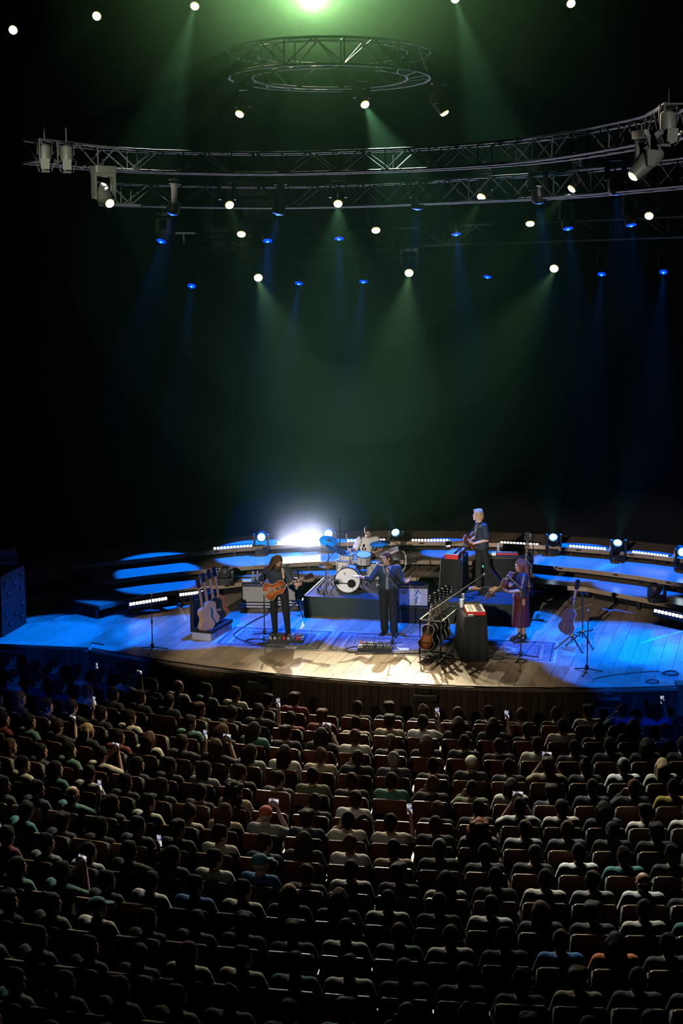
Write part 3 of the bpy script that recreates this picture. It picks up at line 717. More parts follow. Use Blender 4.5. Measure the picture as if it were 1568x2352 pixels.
def nrm(v): v = vec(v); return v / np.linalg.norm(v)
def head_axes(yaw, pitch, roll=0.0):           # facing -Y at rest; yaw>0 turns towards +X, pitch>0 looks down
    f = vec((math.sin(yaw) * math.cos(pitch), -math.cos(yaw) * math.cos(pitch), -math.sin(pitch)))
    s = vec((math.cos(yaw), math.sin(yaw), 0)); u = np.cross(s, f) * 1.0
    if u[2] < 0: u = -u
    s2 = s * math.cos(roll) + u * math.sin(roll); u2 = u * math.cos(roll) - s * math.sin(roll)
    return s2, f, u2
def add_head(B, c, ax, k=.02, sz=1.0):
    s, f, u = ax; c = vec(c); P = lambda a, b, d: c + (s * a + f * b + u * d) * sz; R = np.stack([s, f, u], 1)
    B.ell(P(0, -.012, .025), vec((.076, .098, .098)) * sz, R, k); B.ell(P(0, .025, -.055), vec((.056, .066, .062)) * sz, R, .03)
    B.ell(P(0, .068, -.092), vec((.026, .026, .022)) * sz, R, .02); B.cap(P(0, .090, .018), P(0, .108, -.020), .009 * sz, .012 * sz, .012)
    B.cap(P(-.035, .078, .03), P(.035, .078, .03), .015 * sz, k=.015); B.cap(P(-.017, .086, -.055), P(.017, .086, -.055), .012 * sz, k=.012)
    for e in (-1, 1):
        B.ell(P(e * .078, -.01, -.005), vec((.011, .022, .032)) * sz, R, .008); B.ell(P(e * .045, .06, -.02), vec((.024, .024, .022)) * sz, R, .015)
        B.ell(P(e * .032, .098, .008), vec((.016, .014, .010)) * sz, R, 0, True)
def add_hand(B, w, d, n, side, curl=.5, grip=0.0, r=.0088):     # d: along the fingers, n: palm side, side: where the thumb sits
    w, d, n = vec(w), nrm(d), vec(n); n = nrm(n - d * (n @ d)); t = nrm(vec(side) - d * (vec(side) @ d) - n * (vec(side) @ n))
    for o in (-.026, 0, .026): B.cap(w + t * o * .6 + d * .005, w + t * o + d * .078, .017, .015, .012)
    for i, (o, L) in enumerate(((.031, .072), (.011, .08), (-.010, .074), (-.030, .058))):
        b = w + t * o + d * .082; c1 = curl * (1 + .12 * i)
        d1 = d * math.cos(c1 * .6) + n * math.sin(c1 * .6); d2_ = d * math.cos(c1 * 1.5) + n * math.sin(c1 * 1.5)
        m = b + d1 * L * .52; B.cap(b - d * .01, m, r * 1.1, r, .006); B.cap(m, m + d2_ * L * .5, r, r * .85, .004)
    b = w + t * .028 + d * .02; m = b + nrm(t * .8 + d * .7 + n * (.2 + grip)) * .042
    B.cap(b, m, .014, .0115, .01); B.cap(m, m + nrm(t * .25 + d + n * (.3 + grip)) * .034, .011, .009, .004)

def std(height=1.75):
    k = height / 1.75; J = dict(pel=(0, 0, .97), waist=(0, 0, 1.10), chest=(0, 0, 1.28), neck=(0, .005, 1.47), head=(0, -.02, 1.62), yaw=0, pitch=0, roll=0)
    for e, n in ((-1, 'L'), (1, 'R')):
        J.update({'sh' + n: (e * .185, 0, 1.42), 'el' + n: (e * .24, .02, 1.14), 'wr' + n: (e * .25, -.05, .90), 'hd' + n: (0, -.2, -1), 'hn' + n: (-e, 0, 0), 'ht' + n: (0, -1, 0), 'cu' + n: .5,
                  'hip' + n: (e * .095, 0, .93), 'kn' + n: (e * .11, -.02, .50), 'an' + n: (e * .12, .02, .085), 'toe' + n: (e * .14, -.19, .025)})
    return J, k
def bounds(J, pad=.24):
    P = np.array([v for v in J.values() if isinstance(v, (tuple, list, np.ndarray)) and len(v) == 3 and not isinstance(v, str)])
    P = np.array([J[n] for n in J if n[:2] in ('pe', 'wa', 'ch', 'ne', 'he', 'sh', 'el', 'wr', 'hi', 'kn', 'an', 'to')]); return P.min(0) - pad, P.max(0) + pad
def body_mesh(J, h, girth=1.0, legs=True, hands=True, fing=.0088):
    lo, hi = bounds(J); B = Field(lo, hi, h); g = girth; pel, ch, wa, nk = (vec(J[n]) for n in ('pel', 'chest', 'waist', 'neck'))
    up = nrm(ch - pel); sx = nrm(vec(J['shR']) - vec(J['shL'])); fw = nrm(np.cross(up, sx)); R = np.stack([sx, fw, nrm(np.cross(sx, fw))], 1)
    B.ell(pel, (.155 * g, .115 * g, .12), R, .04); B.ell(wa, (.14 * g, .105 * g, .14), R, .05); B.ell(ch, (.165 * g, .112 * g, .19), R, .05)
    B.cap(vec(J['shL']) * .75 + nk * .25 - up * .03, vec(J['shR']) * .75 + nk * .25 - up * .03, .062, k=.05)
    B.cap(nk - up * .04, vec(J['head']) - up * .05, .056, .052, .03)
    for n in 'LR':
        B.cap(J['sh' + n], J['el' + n], .052 * g, .042, .035); B.cap(J['el' + n], J['wr' + n], .041, .028, .02)
        if hands: add_hand(B, J['wr' + n], J['hd' + n], J['hn' + n], J['ht' + n], J['cu' + n], r=fing)
        else: B.cap(J['wr' + n], vec(J['wr' + n]) + nrm(J['hd' + n]) * .1, .03, .025, .02)
        if legs:
            B.cap(J['hip' + n], J['kn' + n], .085 * g, .056, .04); B.cap(J['kn' + n], J['an' + n], .056, .036, .03)
            B.cap(vec(J['an' + n]) + vec((0, 0, -.03)), J['toe' + n], .04, .028, .02)
    add_head(B, J['head'], head_axes(J['yaw'], J['pitch'], J['roll'])); return B.mesh('body')
def shirt_mesh(J, h, girth=1.0, sleeve=.75, hem=-.06, ease=.018, name='shirt', collar=.0):
    lo, hi = bounds(J); B = Field(lo, hi, h); g = girth; e = ease; pel, ch, wa, nk = (vec(J[n]) for n in ('pel', 'chest', 'waist', 'neck'))
    up = nrm(ch - pel); sx = nrm(vec(J['shR']) - vec(J['shL'])); fw = nrm(np.cross(up, sx)); R = np.stack([sx, fw, nrm(np.cross(sx, fw))], 1)
    B.ell(pel, (.16 * g + e, .12 * g + e, .16), R, .04); B.ell(wa, (.145 * g + e, .11 * g + e, .16), R, .06); B.ell(ch, (.168 * g + e, .115 * g + e, .20), R, .06)
    B.cap(vec(J['shL']) * .78 + nk * .22 - up * .03, vec(J['shR']) * .78 + nk * .22 - up * .03, .066 + e * .6, k=.05)
    B.cap(nk - up * .05, nk + up * .002, .075, .066, .02)
    for n in 'LR':
        s_, el, wr = vec(J['sh' + n]), vec(J['el' + n]), vec(J['wr' + n])
        if sleeve <= 1: B.cap(s_, s_ + (el - s_) * sleeve, .055 * g + e, .05 * g + e * 1.2, .035)
        else:
            B.cap(s_, el, .056 * g + e, .048 + e, .035); B.cap(el, el + (wr - el) * (sleeve - 1), .047 + e, .036 + e, .02)
    B.cut(pel + up * hem, -up); B.cap(nk + up * .01 + fw * -.00, nk + up * .12, .06, .06, 0, True)
    return B.mesh(name)
def trousers_mesh(J, h, girth=1.0, flare=.0, ease=.012, top=.1):
    lo, hi = bounds(J); B = Field(lo, hi, h); g = girth; pel = vec(J['pel']); e = ease
    up = nrm(vec(J['chest']) - pel); sx = nrm(vec(J['hipR']) - vec(J['hipL'])); fw = nrm(np.cross(up, sx)); R = np.stack([sx, fw, nrm(np.cross(sx, fw))], 1)
    B.ell(pel, (.158 * g + e, .118 * g + e, .14), R, .04)
    for n in 'LR':
        a = vec(J['kn' + n]); b = vec(J['an' + n]); B.cap(J['hip' + n], a, .088 * g + e, .062 + e, .03); B.cap(a, b + (b - a) * -.06, .062 + e, .046 + e + flare, .03)
    B.cut(pel + up * top, up)
    return B.mesh('trousers')
def shoe_mesh(J, n, h=.011):
    a, t = vec(J['an' + n]), vec(J['toe' + n]); B = Field(np.minimum(a, t) - .1, np.maximum(a, t) + .12, h)
    d = nrm((t - a) * vec((1, 1, 0))); z0 = min(a[2] - .085, t[2] - .03)
    B.cap(a + vec((0, 0, .02)), a - vec((0, 0, .035)), .05, .05, .02); B.cap(a - d * .02 - vec((0, 0, .035)), t + d * .01, .05, .04, .03, flat=((0, 0, 1), 1.0))
    B.cut(vec((0, 0, z0)), (0, 0, -1)); return B.mesh('shoe')
def face_bits(par, J, sz=1.0):
    s, f, u = head_axes(J['yaw'], J['pitch'], J['roll']); c = vec(J['head']); P = lambda a, b, d: Vector(c + (s * a + f * b + u * d) * sz)
    for e in (-1, 1):
        MB().ell(P(e * .032, .083, .008), (.012, .012, .008), n=8, m=6).build('eye', 'eye', par)
    MB().cyl(P(-.02, .094, -.056), P(.02, .094, -.056), .007, n=6).build('lips', 'lips', par)
def person(name_label, J, loc, rz, parts, body, skin, cat='person', group=None, face=True):
    r = thing('person', name_label, cat, loc, rz, group); b = obj('body', body, None, r)
    b.data.materials.append(M(skin)) if not b.data.materials else None
    if face: face_bits(b, J)
    for nm, me, mt in parts: obj(nm, me, mt, r)
    return r
def hair_field(J, pad=.45, h=.011, down=.6):
    c = vec(J['head']); return Field(c - vec((pad * .6, pad * .6, down)), c + vec((pad * .6, pad * .6, .2)), h)
def scalp(B, J, t=.012, sz=1.0, front=.055, back=True):
    s, f, u = head_axes(J['yaw'], J['pitch'], J['roll']); c = vec(J['head']); P = lambda a, b, d: c + (s * a + f * b + u * d) * sz; R = np.stack([s, f, u], 1)
    B.ell(P(0, -.014, .03), vec((.080 + t, .100 + t, .102 + t)) * sz, R, .01)
    B.cap(P(-.03, -.068, -.02), P(.03, -.068, -.02), .042 * sz, .042 * sz, .02); B.cap(P(0, -.06, -.03), P(0, -.052, -.075), .045 * sz, .03 * sz, .02)
    # leave the face and the ears free
    B.ell(P(0, .100, -.035), vec((.080, .078, .108)) * sz, R, 0, True)
    for e in (-1, 1): B.ell(P(e * .095, .015, -.045), vec((.034, .055, .07)) * sz, R, 0, True)
    return P
# ================================================================== THE BAND
VX = .0095
def tubes(name, m, par, *paths, r=.006):
    b = MB()
    for p in paths: b.tube(p, r, 6)
    return b.build(name, m, par)

# ---- guitarist, head bowed over a sunburst hollow-body guitar
gp = G(638, 1458)
J, _ = std(); J.update(pel=(.03, 0, .96), waist=(.02, -.01, 1.09), chest=(-.01, -.03, 1.27), neck=(0, -.07, 1.46), head=(.02, -.15, 1.58), yaw=.75, pitch=.35, roll=-.12,
    shL=(-.20, -.05, 1.40), shR=(.18, -.04, 1.41), elL=(-.34, -.02, 1.15), wrL=(-.17, -.24, 1.03), hdL=(1, -.35, -.25), hnL=(.0, 1, .1), htL=(.1, 0, 1), cuL=1.0,
    elR=(.30, -.08, 1.17), wrR=(.44, -.24, 1.11), hdR=(.65, -.1, .35), hnR=(0, .6, .8), htR=(-.5, 0, .8), cuR=1.2,
    hipL=(-.08, 0, .92), hipR=(.13, 0, .92), knL=(-.075, -.03, .50), anL=(-.06, .02, .085), toeL=(-.13, -.16, .025), knR=(.18, -.03, .50), anR=(.21, .02, .085), toeR=(.27, -.17, .025))
JG = J
Bh = hair_field(J); P = scalp(Bh, J, .02, front=.02)
for e in (-1, 1):
    for q in (0, .04): Bh.cap(P(e * .085, -.03 + q, .0), P(e * .10, -.04 + q * .6, -.18), .035, .028, .03)
Bh.cap(P(-.05, -.09, .02), P(-.08, -.10, -.24), .05, .035, .03); Bh.cap(P(.05, -.09, .02), P(.04, -.10, -.22), .05, .035, .03)
Bb = hair_field(J); Pb = lambda a, b, d: P(a, b, d); Bb.cap(P(-.05, .05, -.07), P(0, .09, -.10), .032, .036, .03); Bb.cap(P(.05, .05, -.07), P(0, .09, -.10), .032, .036, .03); Bb.cap(P(0, .08, -.10), P(0, .07, -.19), .042, .025, .03)
guitarist = person('long-haired bearded guitarist in dark short-sleeved shirt playing a sunburst guitar', J, gp, math.radians(-4),
    [('shirt', shirt_mesh(J, .012, 1.06, .85, -.02), 'navy'), ('trousers', trousers_mesh(J, .012, .96), 'black_trousers'), ('shoe', shoe_mesh(J, 'L'), 'leather'), ('shoe', shoe_mesh(J, 'R'), 'leather'),
     ('hair', Bh.mesh('hair'), 'hair_brown'), ('beard', Bb.mesh('beard'), 'hair_brown')], body_mesh(J, VX, 1.0), 'skin')

# ---- guitars (local: body centre at 0, neck along +X, strings face -Y)
def outline_guitar(L=.50, lower=.20, upper=.145, waist=.115, cut=False, n=40):
    pts = []
    for i in range(n + 1):
        t = i / n; x = -L * .5 + L * t
        # blend of lower bout, waist, upper bout
        lo = lower * math.sqrt(max(0, 1 - ((t - .27) / .27) ** 2)) if t < .54 else 0
        upb = upper * math.sqrt(max(0, 1 - ((t - .80) / .20) ** 2)) if t > .60 else 0
        if t < .27: r = lo
        elif t > .80: r = upb
        else: q = (t - .27) / .53; r = lower + (upper - lower) * q - (((lower + upper) / 2) - waist) * math.sin(math.pi * q) ** 1.5
        pts.append((x, r))
    top = pts; bot = [(x, -r) for x, r in pts[::-1]]
    if cut: bot = [(x, y * (1 - .55 * max(0, min(1, (x - L * .22) / (L * .18))))) for x, y in bot]
    o = []
    for p in top + bot:
        if not o or (abs(p[0] - o[-1][0]) + abs(p[1] - o[-1][1])) > 1e-5: o.append(p)
    return o[:-1] if abs(o[0][0] - o[-1][0]) + abs(o[0][1] - o[-1][1]) < 1e-5 else o
MXZ = Matrix(((1, 0, 0, 0), (0, 0, 1, 0), (0, 1, 0, 0), (0, 0, 0, 1)))     # (x,y,z) -> (x,z,y): outline in XZ, thickness along Y
def guitar(label, style, mtx, group='guitars on stage', strap=None, back_mat='guitar_side', top_mat=None, head_mat='guitar_black'):
    r = thing('guitar', label, 'guitar', (0, 0, 0), 0, group); r.matrix_world = mtx
    ac = style == 'acoustic'; tk = .105 if ac else .05; L = .50
    top = top_mat or ('guitar_top' if ac else 'sunburst'); ol = outline_guitar(L, .195 if ac else .20, .145, .118, cut=not ac)
    MB().prism(ol, -tk / 2 + .004, tk / 2 - .004, MXZ).build('sides', back_mat, r)
    MB().prism(ol, -tk / 2, -tk / 2 + .004, MXZ).build('soundboard', top, r)
    MB().prism([(x * .995, y * .995) for x, y in ol], tk / 2 - .004, tk / 2, MXZ).build('back', back_mat if not ac else 'guitar_top' if top == 'guitar_top' and back_mat == 'guitar_top' else back_mat, r)
    f = -tk / 2
    bd = MB(); pl = [(x, f, y) for x, y in ol]; bd.tube(pl + [pl[0], pl[1]], .004, 5).build('binding', 'binding', r)
    MB().box((.42, f - .004 + .012, 0), (.46, .022, .052)).build('neck', 'guitar_neck', r, False)
    fb = MB().box((.36, f - .006, 0), (.62, .008, .054)).build('fretboard', 'fretboard', r, False)
    for q in (.14, .24, .33, .41, .48): MB().box((q + .12, f - .011, 0), (.02, .003, .03)).build('inlay', 'binding', fb, False)
    hs = MB().prism([(.65, -.03), (.67, -.045), (.84, -.05), (.86, 0), (.84, .05), (.67, .045), (.65, .03)], f - .006, f + .012, MXZ).build('headstock', head_mat, r, False)
    for e in (-1, 1):
        for q in (.70, .75, .80): MB().cyl((q, f, e * .045), (q, f, e * .078), .009, .011, 6).build('tuning_peg', 'chrome', hs)
    if ac:
        MB().cyl((.075, f - .002, 0), (.075, f + .001, 0), .05, n=20).build('soundhole', 'dark_void', r)
        MB().box((-.11, f - .006, 0), (.035, .012, .15)).build('bridge', 'fretboard', r, False)
    else:
        for q in (.11, .0): MB().box((q, f - .008, 0), (.035, .016, .08)).build('pickup', 'chrome', r, False)
        for e in (-1, 1): MB().tube([(-.07, f - .002, e * .11), (-.02, f - .002, e * .09), (.03, f - .002, e * .10), (.08, f - .002, e * .085)], .006, 5).build('sound_slot', 'dark_void', r)
        MB().box((-.08, f - .012, 0), (.02, .02, .09)).build('bridge', 'chrome', r, False)
        MB().prism([(-.24, -.05), (-.12, -.012), (-.12, .012), (-.24, .05)], f - .010, f - .003, MXZ).build('tailpiece', 'chrome', r, False)
        for q in (-.15, -.10): MB().cyl((q, f - .02, -.13), (q, f, -.13), .014, n=10).build('knob', 'brass', r)
    for i in range(6): 
        y = (i - 2.5) * .007; MB().cyl((-.11, f - .014, y * 1.3), (.66, f - .012, y), .0012, n=4, cap=False).build('string', 'steel', r)
    return r
def basis(x, y, loc):          # matrix from neck direction x and (approximate) back direction y
    x = Vector(x).normalized(); y = Vector(y); y = (y - x * y.dot(x)).normalized(); z = x.cross(y)
    m = Matrix.Identity(4)
    for i in range(3): m[i][0], m[i][1], m[i][2], m[i][3] = x[i], y[i], z[i], loc[i]
    return m
def W(root, p): return Vector(root.location) + RZ(root.rotation_euler.z) @ Vector(p)
guitar('sunburst hollow-body electric guitar in the long-haired guitarist\'s hands', 'electric', basis((.9, -.03, .36), (0, 1, .05), W(guitarist, (-.03, -.215, 1.02))), 'guitars being played', top_mat='cherry_burst')
tubes_ = [(-.11, .10, 1.42), (.02, -.05, 1.50), (.13, -.17, 1.42), (.15, -.20, 1.25), (.14, -.20, 1.13)]
b = MB()
for p, q in zip(tubes_, tubes_[1:]):
    d = Vector(q) - Vector(p); b.box((Vector(p) + Vector(q)) / 2, (.05, .008, d.length * 1.05), d.to_track_quat('Z', 'Y').to_matrix())
b.build('guitar_strap', 'strap_tan', guitarist, False)

# ---- singer with both arms spread
sp = G(890, 1457)
J, _ = std(1.75); J.update(yaw=-.85, pitch=.05, head=(-.03, -.02, 1.625), shL=(-.19, 0, 1.41), shR=(.19, 0, 1.41), elL=(-.36, -.10, 1.19), wrL=(-.58, -.20, 1.27), hdL=(-1, -.2, .18), hnL=(0, .2, -1), htL=(0, -1, .1), cuL=.35,
    elR=(.30, -.02, 1.14), wrR=(.40, -.22, 1.17), hdR=(.65, -.5, .65), hnR=(-.55, -.3, .75), htR=(-.3, .2, .9), cuR=.6,
    hipL=(-.09, 0, .93), hipR=(.09, 0, .93), knL=(-.085, -.02, .50), anL=(-.06, .04, .085), toeL=(-.14, -.16, .025), knR=(.12, -.02, .50), anR=(.13, -.05, .085), toeR=(.16, -.26, .025))
Bh = hair_field(J); P = scalp(Bh, J, .008)
Bh.cap(P(0, -.10, .0), P(.01, -.115, -.10), .045, .05, .03); Bh.cap(P(.01, -.115, -.10), P(.03, -.10, -.18), .045, .025, .03)
singer = person('singer in dark blouse with white piping, both arms spread at the centre microphone', J, sp, math.radians(-2),
    [('shirt', shirt_mesh(J, .012, 1.10, 1.45, .02, .02), 'navy'), ('trousers', trousers_mesh(J, .012, 1.02, .02, .018, .12), 'black_trousers'), ('shoe', shoe_mesh(J, 'L'), 'leather'), ('shoe', shoe_mesh(J, 'R'), 'leather'),
     ('hair', Bh.mesh('hair'), 'hair_brown')], body_mesh(J, VX, 1.0), 'skin_pale')
tubes('piping', 'shirt_white', singer, [(-.11, -.075, 1.475), (-.075, -.125, 1.38), (-.03, -.155, 1.29), (-.03, -.165, 1.15), (-.03, -.158, 1.0)], [(.06, -.075, 1.475), (.03, -.125, 1.38), (-.01, -.155, 1.28), (.0, -.165, 1.15), (.0, -.158, 1.0)], r=.0055)
MB().prism([(-.06, 1.475), (.035, 1.475), (-.015, 1.32)], -.142, -.112, MXZ).build('neck_opening', 'skin_pale', singer, False)

# ---- blond player on the right riser, side on
kp = G(1103, 1356, .45)
J, _ = std(1.83); J.update(pel=(0, .02, 1.0), waist=(0, -.0, 1.13), chest=(0, -.01, 1.34), neck=(0, -.03, 1.55), head=(0, -.085, 1.70), yaw=.05, pitch=-.06,
    shL=(-.185, -.02, 1.48), shR=(.185, .02, 1.48), elL=(-.26, -.02, 1.19), wrL=(-.14, -.24, 1.12), hdL=(.6, -.6, .1), hnL=(.2, 0, 1), htL=(0, -.4, 1), cuL=1.1,
    elR=(.26, .07, 1.19), wrR=(.18, -.21, 1.10), hdR=(-.2, -.9, .35), hnR=(-.6, 0, .8), htR=(.1, -.3, 1), cuR=1.0,
    hipL=(-.09, .0, .96), hipR=(.09, .04, .96), knL=(-.10, -.03, .53), anL=(-.10, -.02, .085), toeL=(-.10, -.21, .025), knR=(.10, .13, .52), anR=(.10, .40, .14), toeR=(.10, .22, .03))
Bh = hair_field(J); P = scalp(Bh, J, .012)
Bh.cap(P(-.03, .07, .105), P(.0, -.06, .115), .032, .04, .03); Bh.cap(P(0, -.08, .0), P(0, -.09, -.06), .055, .045, .03)
blond = person('blond musician in dark short-sleeved shirt side on upon the right riser', J, kp, math.radians(-84),
    [('shirt', shirt_mesh(J, .012, 1.04, .8, -.07, .02), 'navy'), ('trousers', trousers_mesh(J, .012, .98, .025), 'black_trousers'), ('shoe', shoe_mesh(J, 'L'), 'shoe_tan'), ('shoe', shoe_mesh(J, 'R'), 'shoe_tan'),
     ('hair', Bh.mesh('hair'), 'hair_blond')], body_mesh(J, VX, 1.0), 'skin_pale')
b = MB()
pts = [(-.10, .10, 1.46), (-.06, -.02, 1.565), (.05, -.12, 1.44), (.10, -.135, 1.28)]
pts = [(.09, .09, 1.48), (.11, .0, 1.535), (.12, -.105, 1.44), (.10, -.15, 1.30), (.09, -.16, 1.18)]
for p, q in zip(pts, pts[1:]):
    d = Vector(q) - Vector(p); b.box((Vector(p) + Vector(q)) / 2, (.045, .012, d.length * 1.06), d.to_track_quat('Z', 'Y').to_matrix())
b.build('guitar_strap', 'strap_olive', blond, False)
guitar('electric guitar slung low in front of the blond musician', 'electric', basis(RZ(blond.rotation_euler.z) @ Vector((.62, -.74, .06)), RZ(blond.rotation_euler.z) @ Vector((.7, .6, .1)), W(blond, (-.17, -.20, 1.10))), 'guitars being played', top_mat='guitar_side')

# ---- woman with long auburn hair, leather-dark top and red skirt
wp = G(1194, 1475)
J, _ = std(1.68); J.update(yaw=.0, pitch=.12, pel=(0, 0, .98), chest=(0, 0, 1.28), head=(0, -.03, 1.60), neck=(0, .0, 1.46), shL=(-.165, 0, 1.40), shR=(.165, 0, 1.40),
    elL=(-.22, -.06, 1.14), wrL=(-.02, -.24, 1.22), hdL=(.9, -.3, .0), hnL=(0, 1, -.3), htL=(0, 0, 1), cuL=.9, elR=(.21, -.06, 1.13), wrR=(.14, -.30, 1.10), hdR=(-.3, -.9, .15), hnR=(-.5, .0, .8), htR=(.0, -.2, 1), cuR=.8,
    knL=(-.09, -.03, .52), anL=(-.085, .03, .15), toeL=(-.085, -.15, .04), knR=(.09, .02, .52), anR=(.085, .05, .15), toeR=(.085, -.13, .04))
Bh = hair_field(J, down=.75); P = scalp(Bh, J, .014)
for e in (-1, 1):
    Bh.cap(P(e * .075, .01, .02), P(e * .09, -.0, -.30), .035, .03, .03); Bh.cap(P(e * .05, -.09, .02), P(e * .07, -.12, -.46), .05, .035, .04)
Bh.cap(P(0, -.10, .02), P(0, -.13, -.54), .06, .035, .04)
lo, hi = vec((-.4, -.4, .3)), vec((.4, .4, 1.2)); Bs = Field(lo, hi, .013)
Bs.cap((0, 0, 1.06), (0, .0, .98), .14, .165, .05); Bs.cap((0, 0, .95), (0, .01, .22), .155, .20, .05); Bs.cut((0, 0, .35), (0, 0.0, -1)); Bs.cut((0, 0, 1.10), (0, 0, 1))
woman = person('woman with very long auburn hair in satin top and dark red skirt, side on', J, wp, math.radians(-80),
    [('blouse', shirt_mesh(J, .012, .94, .85, -.02, .022, 'blouse'), 'satin'), ('skirt', Bs.mesh('skirt'), 'skirt_red'), ('boot', shoe_mesh(J, 'L'), 'leather'), ('boot', shoe_mesh(J, 'R'), 'leather'),
     ('hair', Bh.mesh('hair'), 'hair_auburn')], body_mesh(J, VX, .92), 'skin')
guitar('acoustic guitar played by the auburn-haired woman, brown headstock pointing down', 'acoustic', basis(RZ(woman.rotation_euler.z) @ Vector((.60, -.62, -.16)), RZ(woman.rotation_euler.z) @ Vector((.62, .75, -.1)), W(woman, (-.12, -.225, 1.22))), 'guitars being played', back_mat='rosewood', head_mat='banjo_back')

# ---- drummer seated behind the kit on his riser
DR = G(866, 1424); RIS = .45
def riser(a_front_left, width, depth, hgt, label, rot):
    r = thing('drum_riser' if 'drum' in label else 'keyboard_riser', label, 'riser', a_front_left, rot)
    MB().box((width / 2, depth / 2, hgt / 2), (width, depth, hgt)).build('deck', 'carpet', r, False)
    t = MB(); e = .035
    for c, s_ in (((width / 2, e / 2, hgt + .002), (width, e, .006)), ((width / 2, depth - e / 2, hgt + .002), (width, e, .006)), ((e / 2, depth / 2, hgt + .002), (e, depth, .006)), ((width - e / 2, depth / 2, hgt + .002), (e, depth, .006))): t.box(c, s_)
    t.build('edge_strip', 'black_rubber', r, False); return r
riser(G(697, 1415), 2.35, 2.0, RIS, 'black carpeted drum riser at the centre of the stage', HALL)
kr = G(1206, 1391, RIS); kr.z = 0
riser(kr - Vector((math.cos(-.2), math.sin(-.2), 0)) * 2.3, 2.3, 1.9, RIS, 'black carpeted riser under the blond musician and keyboards', -.2)
dp = Vector((A(845, 1300, 31.75).x, 31.75, RIS))
J, _ = std(); J.update(pel=(0, .05, .56), waist=(0, .03, .68), chest=(0, -.01, .88), neck=(-.0, -.05, 1.08), head=(-.0, -.12, 1.22), yaw=-.15, pitch=.5,
    shL=(-.19, -.03, 1.02), shR=(.19, -.02, 1.02), elL=(-.30, -.14, .80), wrL=(-.42, -.30, .84), hdL=(-.15, -1, .3), hnL=(.4, 0, -1), htL=(1, 0, .3), cuL=1.3,
    elR=(.30, -.12, .80), wrR=(.06, -.32, .74), hdR=(-.9, -.4, -.1), hnR=(0, 0, -1), htR=(-.2, -1, 0), cuR=1.0,
    hipL=(-.10, .02, .54), hipR=(.10, .02, .54), knL=(-.26, -.42, .50), anL=(-.25, -.40, .085), toeL=(-.26, -.58, .025), knR=(.27, -.40, .50), anR=(.27, -.38, .085), toeR=(.28, -.56, .025))
Bh = hair_field(J); P = scalp(Bh, J, .012); Bh.cap(P(-.02, .05, .10), P(.02, -.02, .12), .03, .04, .03)
sm = shirt_mesh(J, .012, 1.0, .8, -.02, .017)
drummer = person('drummer in white short-sleeved shirt with black motifs seated behind the drums', J, dp, 0,
    [('shirt', sm, 'shirt_white'), ('trousers', trousers_mesh(J, .013), 'black_trousers'), ('shoe', shoe_mesh(J, 'L'), 'leather'), ('shoe', shoe_mesh(J, 'R'), 'leather'), ('hair', Bh.mesh('hair'), 'hair_dark')], body_mesh(J, VX), 'skin_pale')
# black leaf motifs on the shirt front
def motif(x, z, s_, fl=1):
    b = MB()
    for k, (dx, dz, rx, rz_) in enumerate(((0, .10, .028, .05), (-.03, .02, .02, .03), (.03, .02, .02, .03), (-.025, -.05, .02, .028), (.03, -.05, .018, .03), (0, -.10, .014, .03))):
        xx = x + dx * s_ * fl; zz = z + dz * s_; yy = -.155 + .55 * abs(xx) ** 1.4 - .03 * (1.0 - zz) 
        b.ell((xx, yy, zz), (rx * s_, .012, rz_ * s_), n=8, m=6)
    b.build('motif', 'black_cloth', drummer)
motif(-.10, .80, .95); motif(.10, .78, .9, -1); motif(-.17, 1.02, .6)
tubes('drumstick', 'cream', None, [W(drummer, (-.46, -.36, .86)), W(drummer, (-.50, -.40, 1.22))], r=.009)
tag(bpy.data.objects['drumstick'], 'raised drumstick in the drummer\'s right hand', 'drumstick', 'drumsticks')
d2o = tubes('drumstick', 'cream', None, [W(drummer, (.02, -.36, .73)), W(drummer, (-.34, -.52, .68))], r=.008); tag(d2o, 'lowered drumstick over the tom, in the drummer\'s left hand', 'drumstick', 'drumsticks')
# ================================================================== DRUM KIT
DZ = RIS
def drum(label, c, r, hgt, axis=(0, 0, 1), lugs=8, name='tom_drum', legs=None, head='drum_head', front=None):
    t = thing(name, label, 'drum', c, 0, 'drum kit'); ax = Vector(axis).normalized()
    q = ax.to_track_quat('Z', 'Y')
    MB().cyl(-ax * hgt / 2, ax * hgt / 2, r, n=32).build('shell', 'drum_white', t)
    for e, hm in ((-1, front or head), (1, head)):
        MB().cyl(ax * (e * (hgt / 2)), ax * (e * (hgt / 2 + .006)), r * .97, n=32).build('drum_skin', hm, t)
        ring = [ax * (e * (hgt / 2)) + q @ Vector((r * 1.02 * math.cos(a), r * 1.02 * math.sin(a), 0)) for a in [2 * math.pi * i / 32 for i in range(33)]]
        MB().tube(ring, .010 if r < .25 else .016, 6).build('hoop', 'chrome' if r < .25 else 'black_metal', t)
    me = None
    for i in range(lugs):
        a = 2 * math.pi * (i + .5) / lugs; p = q @ Vector((r * 1.02 * math.cos(a), r * 1.02 * math.sin(a), 0))
        MB().cyl(p - ax * hgt * .32, p + ax * hgt * .32, .009, n=6).build('lug', 'chrome', t)
    for p0, p1 in legs or []: MB().cyl(p0, p1, .010, n=6).build('leg', 'chrome', t)
    return t
kc = Vector((A(800, 1335, 30.9).x, 30.95, DZ + .285))
kax = Vector((-.10, -1, .0)).normalized()
kick = drum('large white bass drum with CC lettering on its front skin', kc, .28, .42, -kax, 10, 'bass_drum', legs=[((-.26, -.05, -.05), (-.40, -.22, -.28)), ((.26, -.05, -.05), (.40, -.22, -.28))])
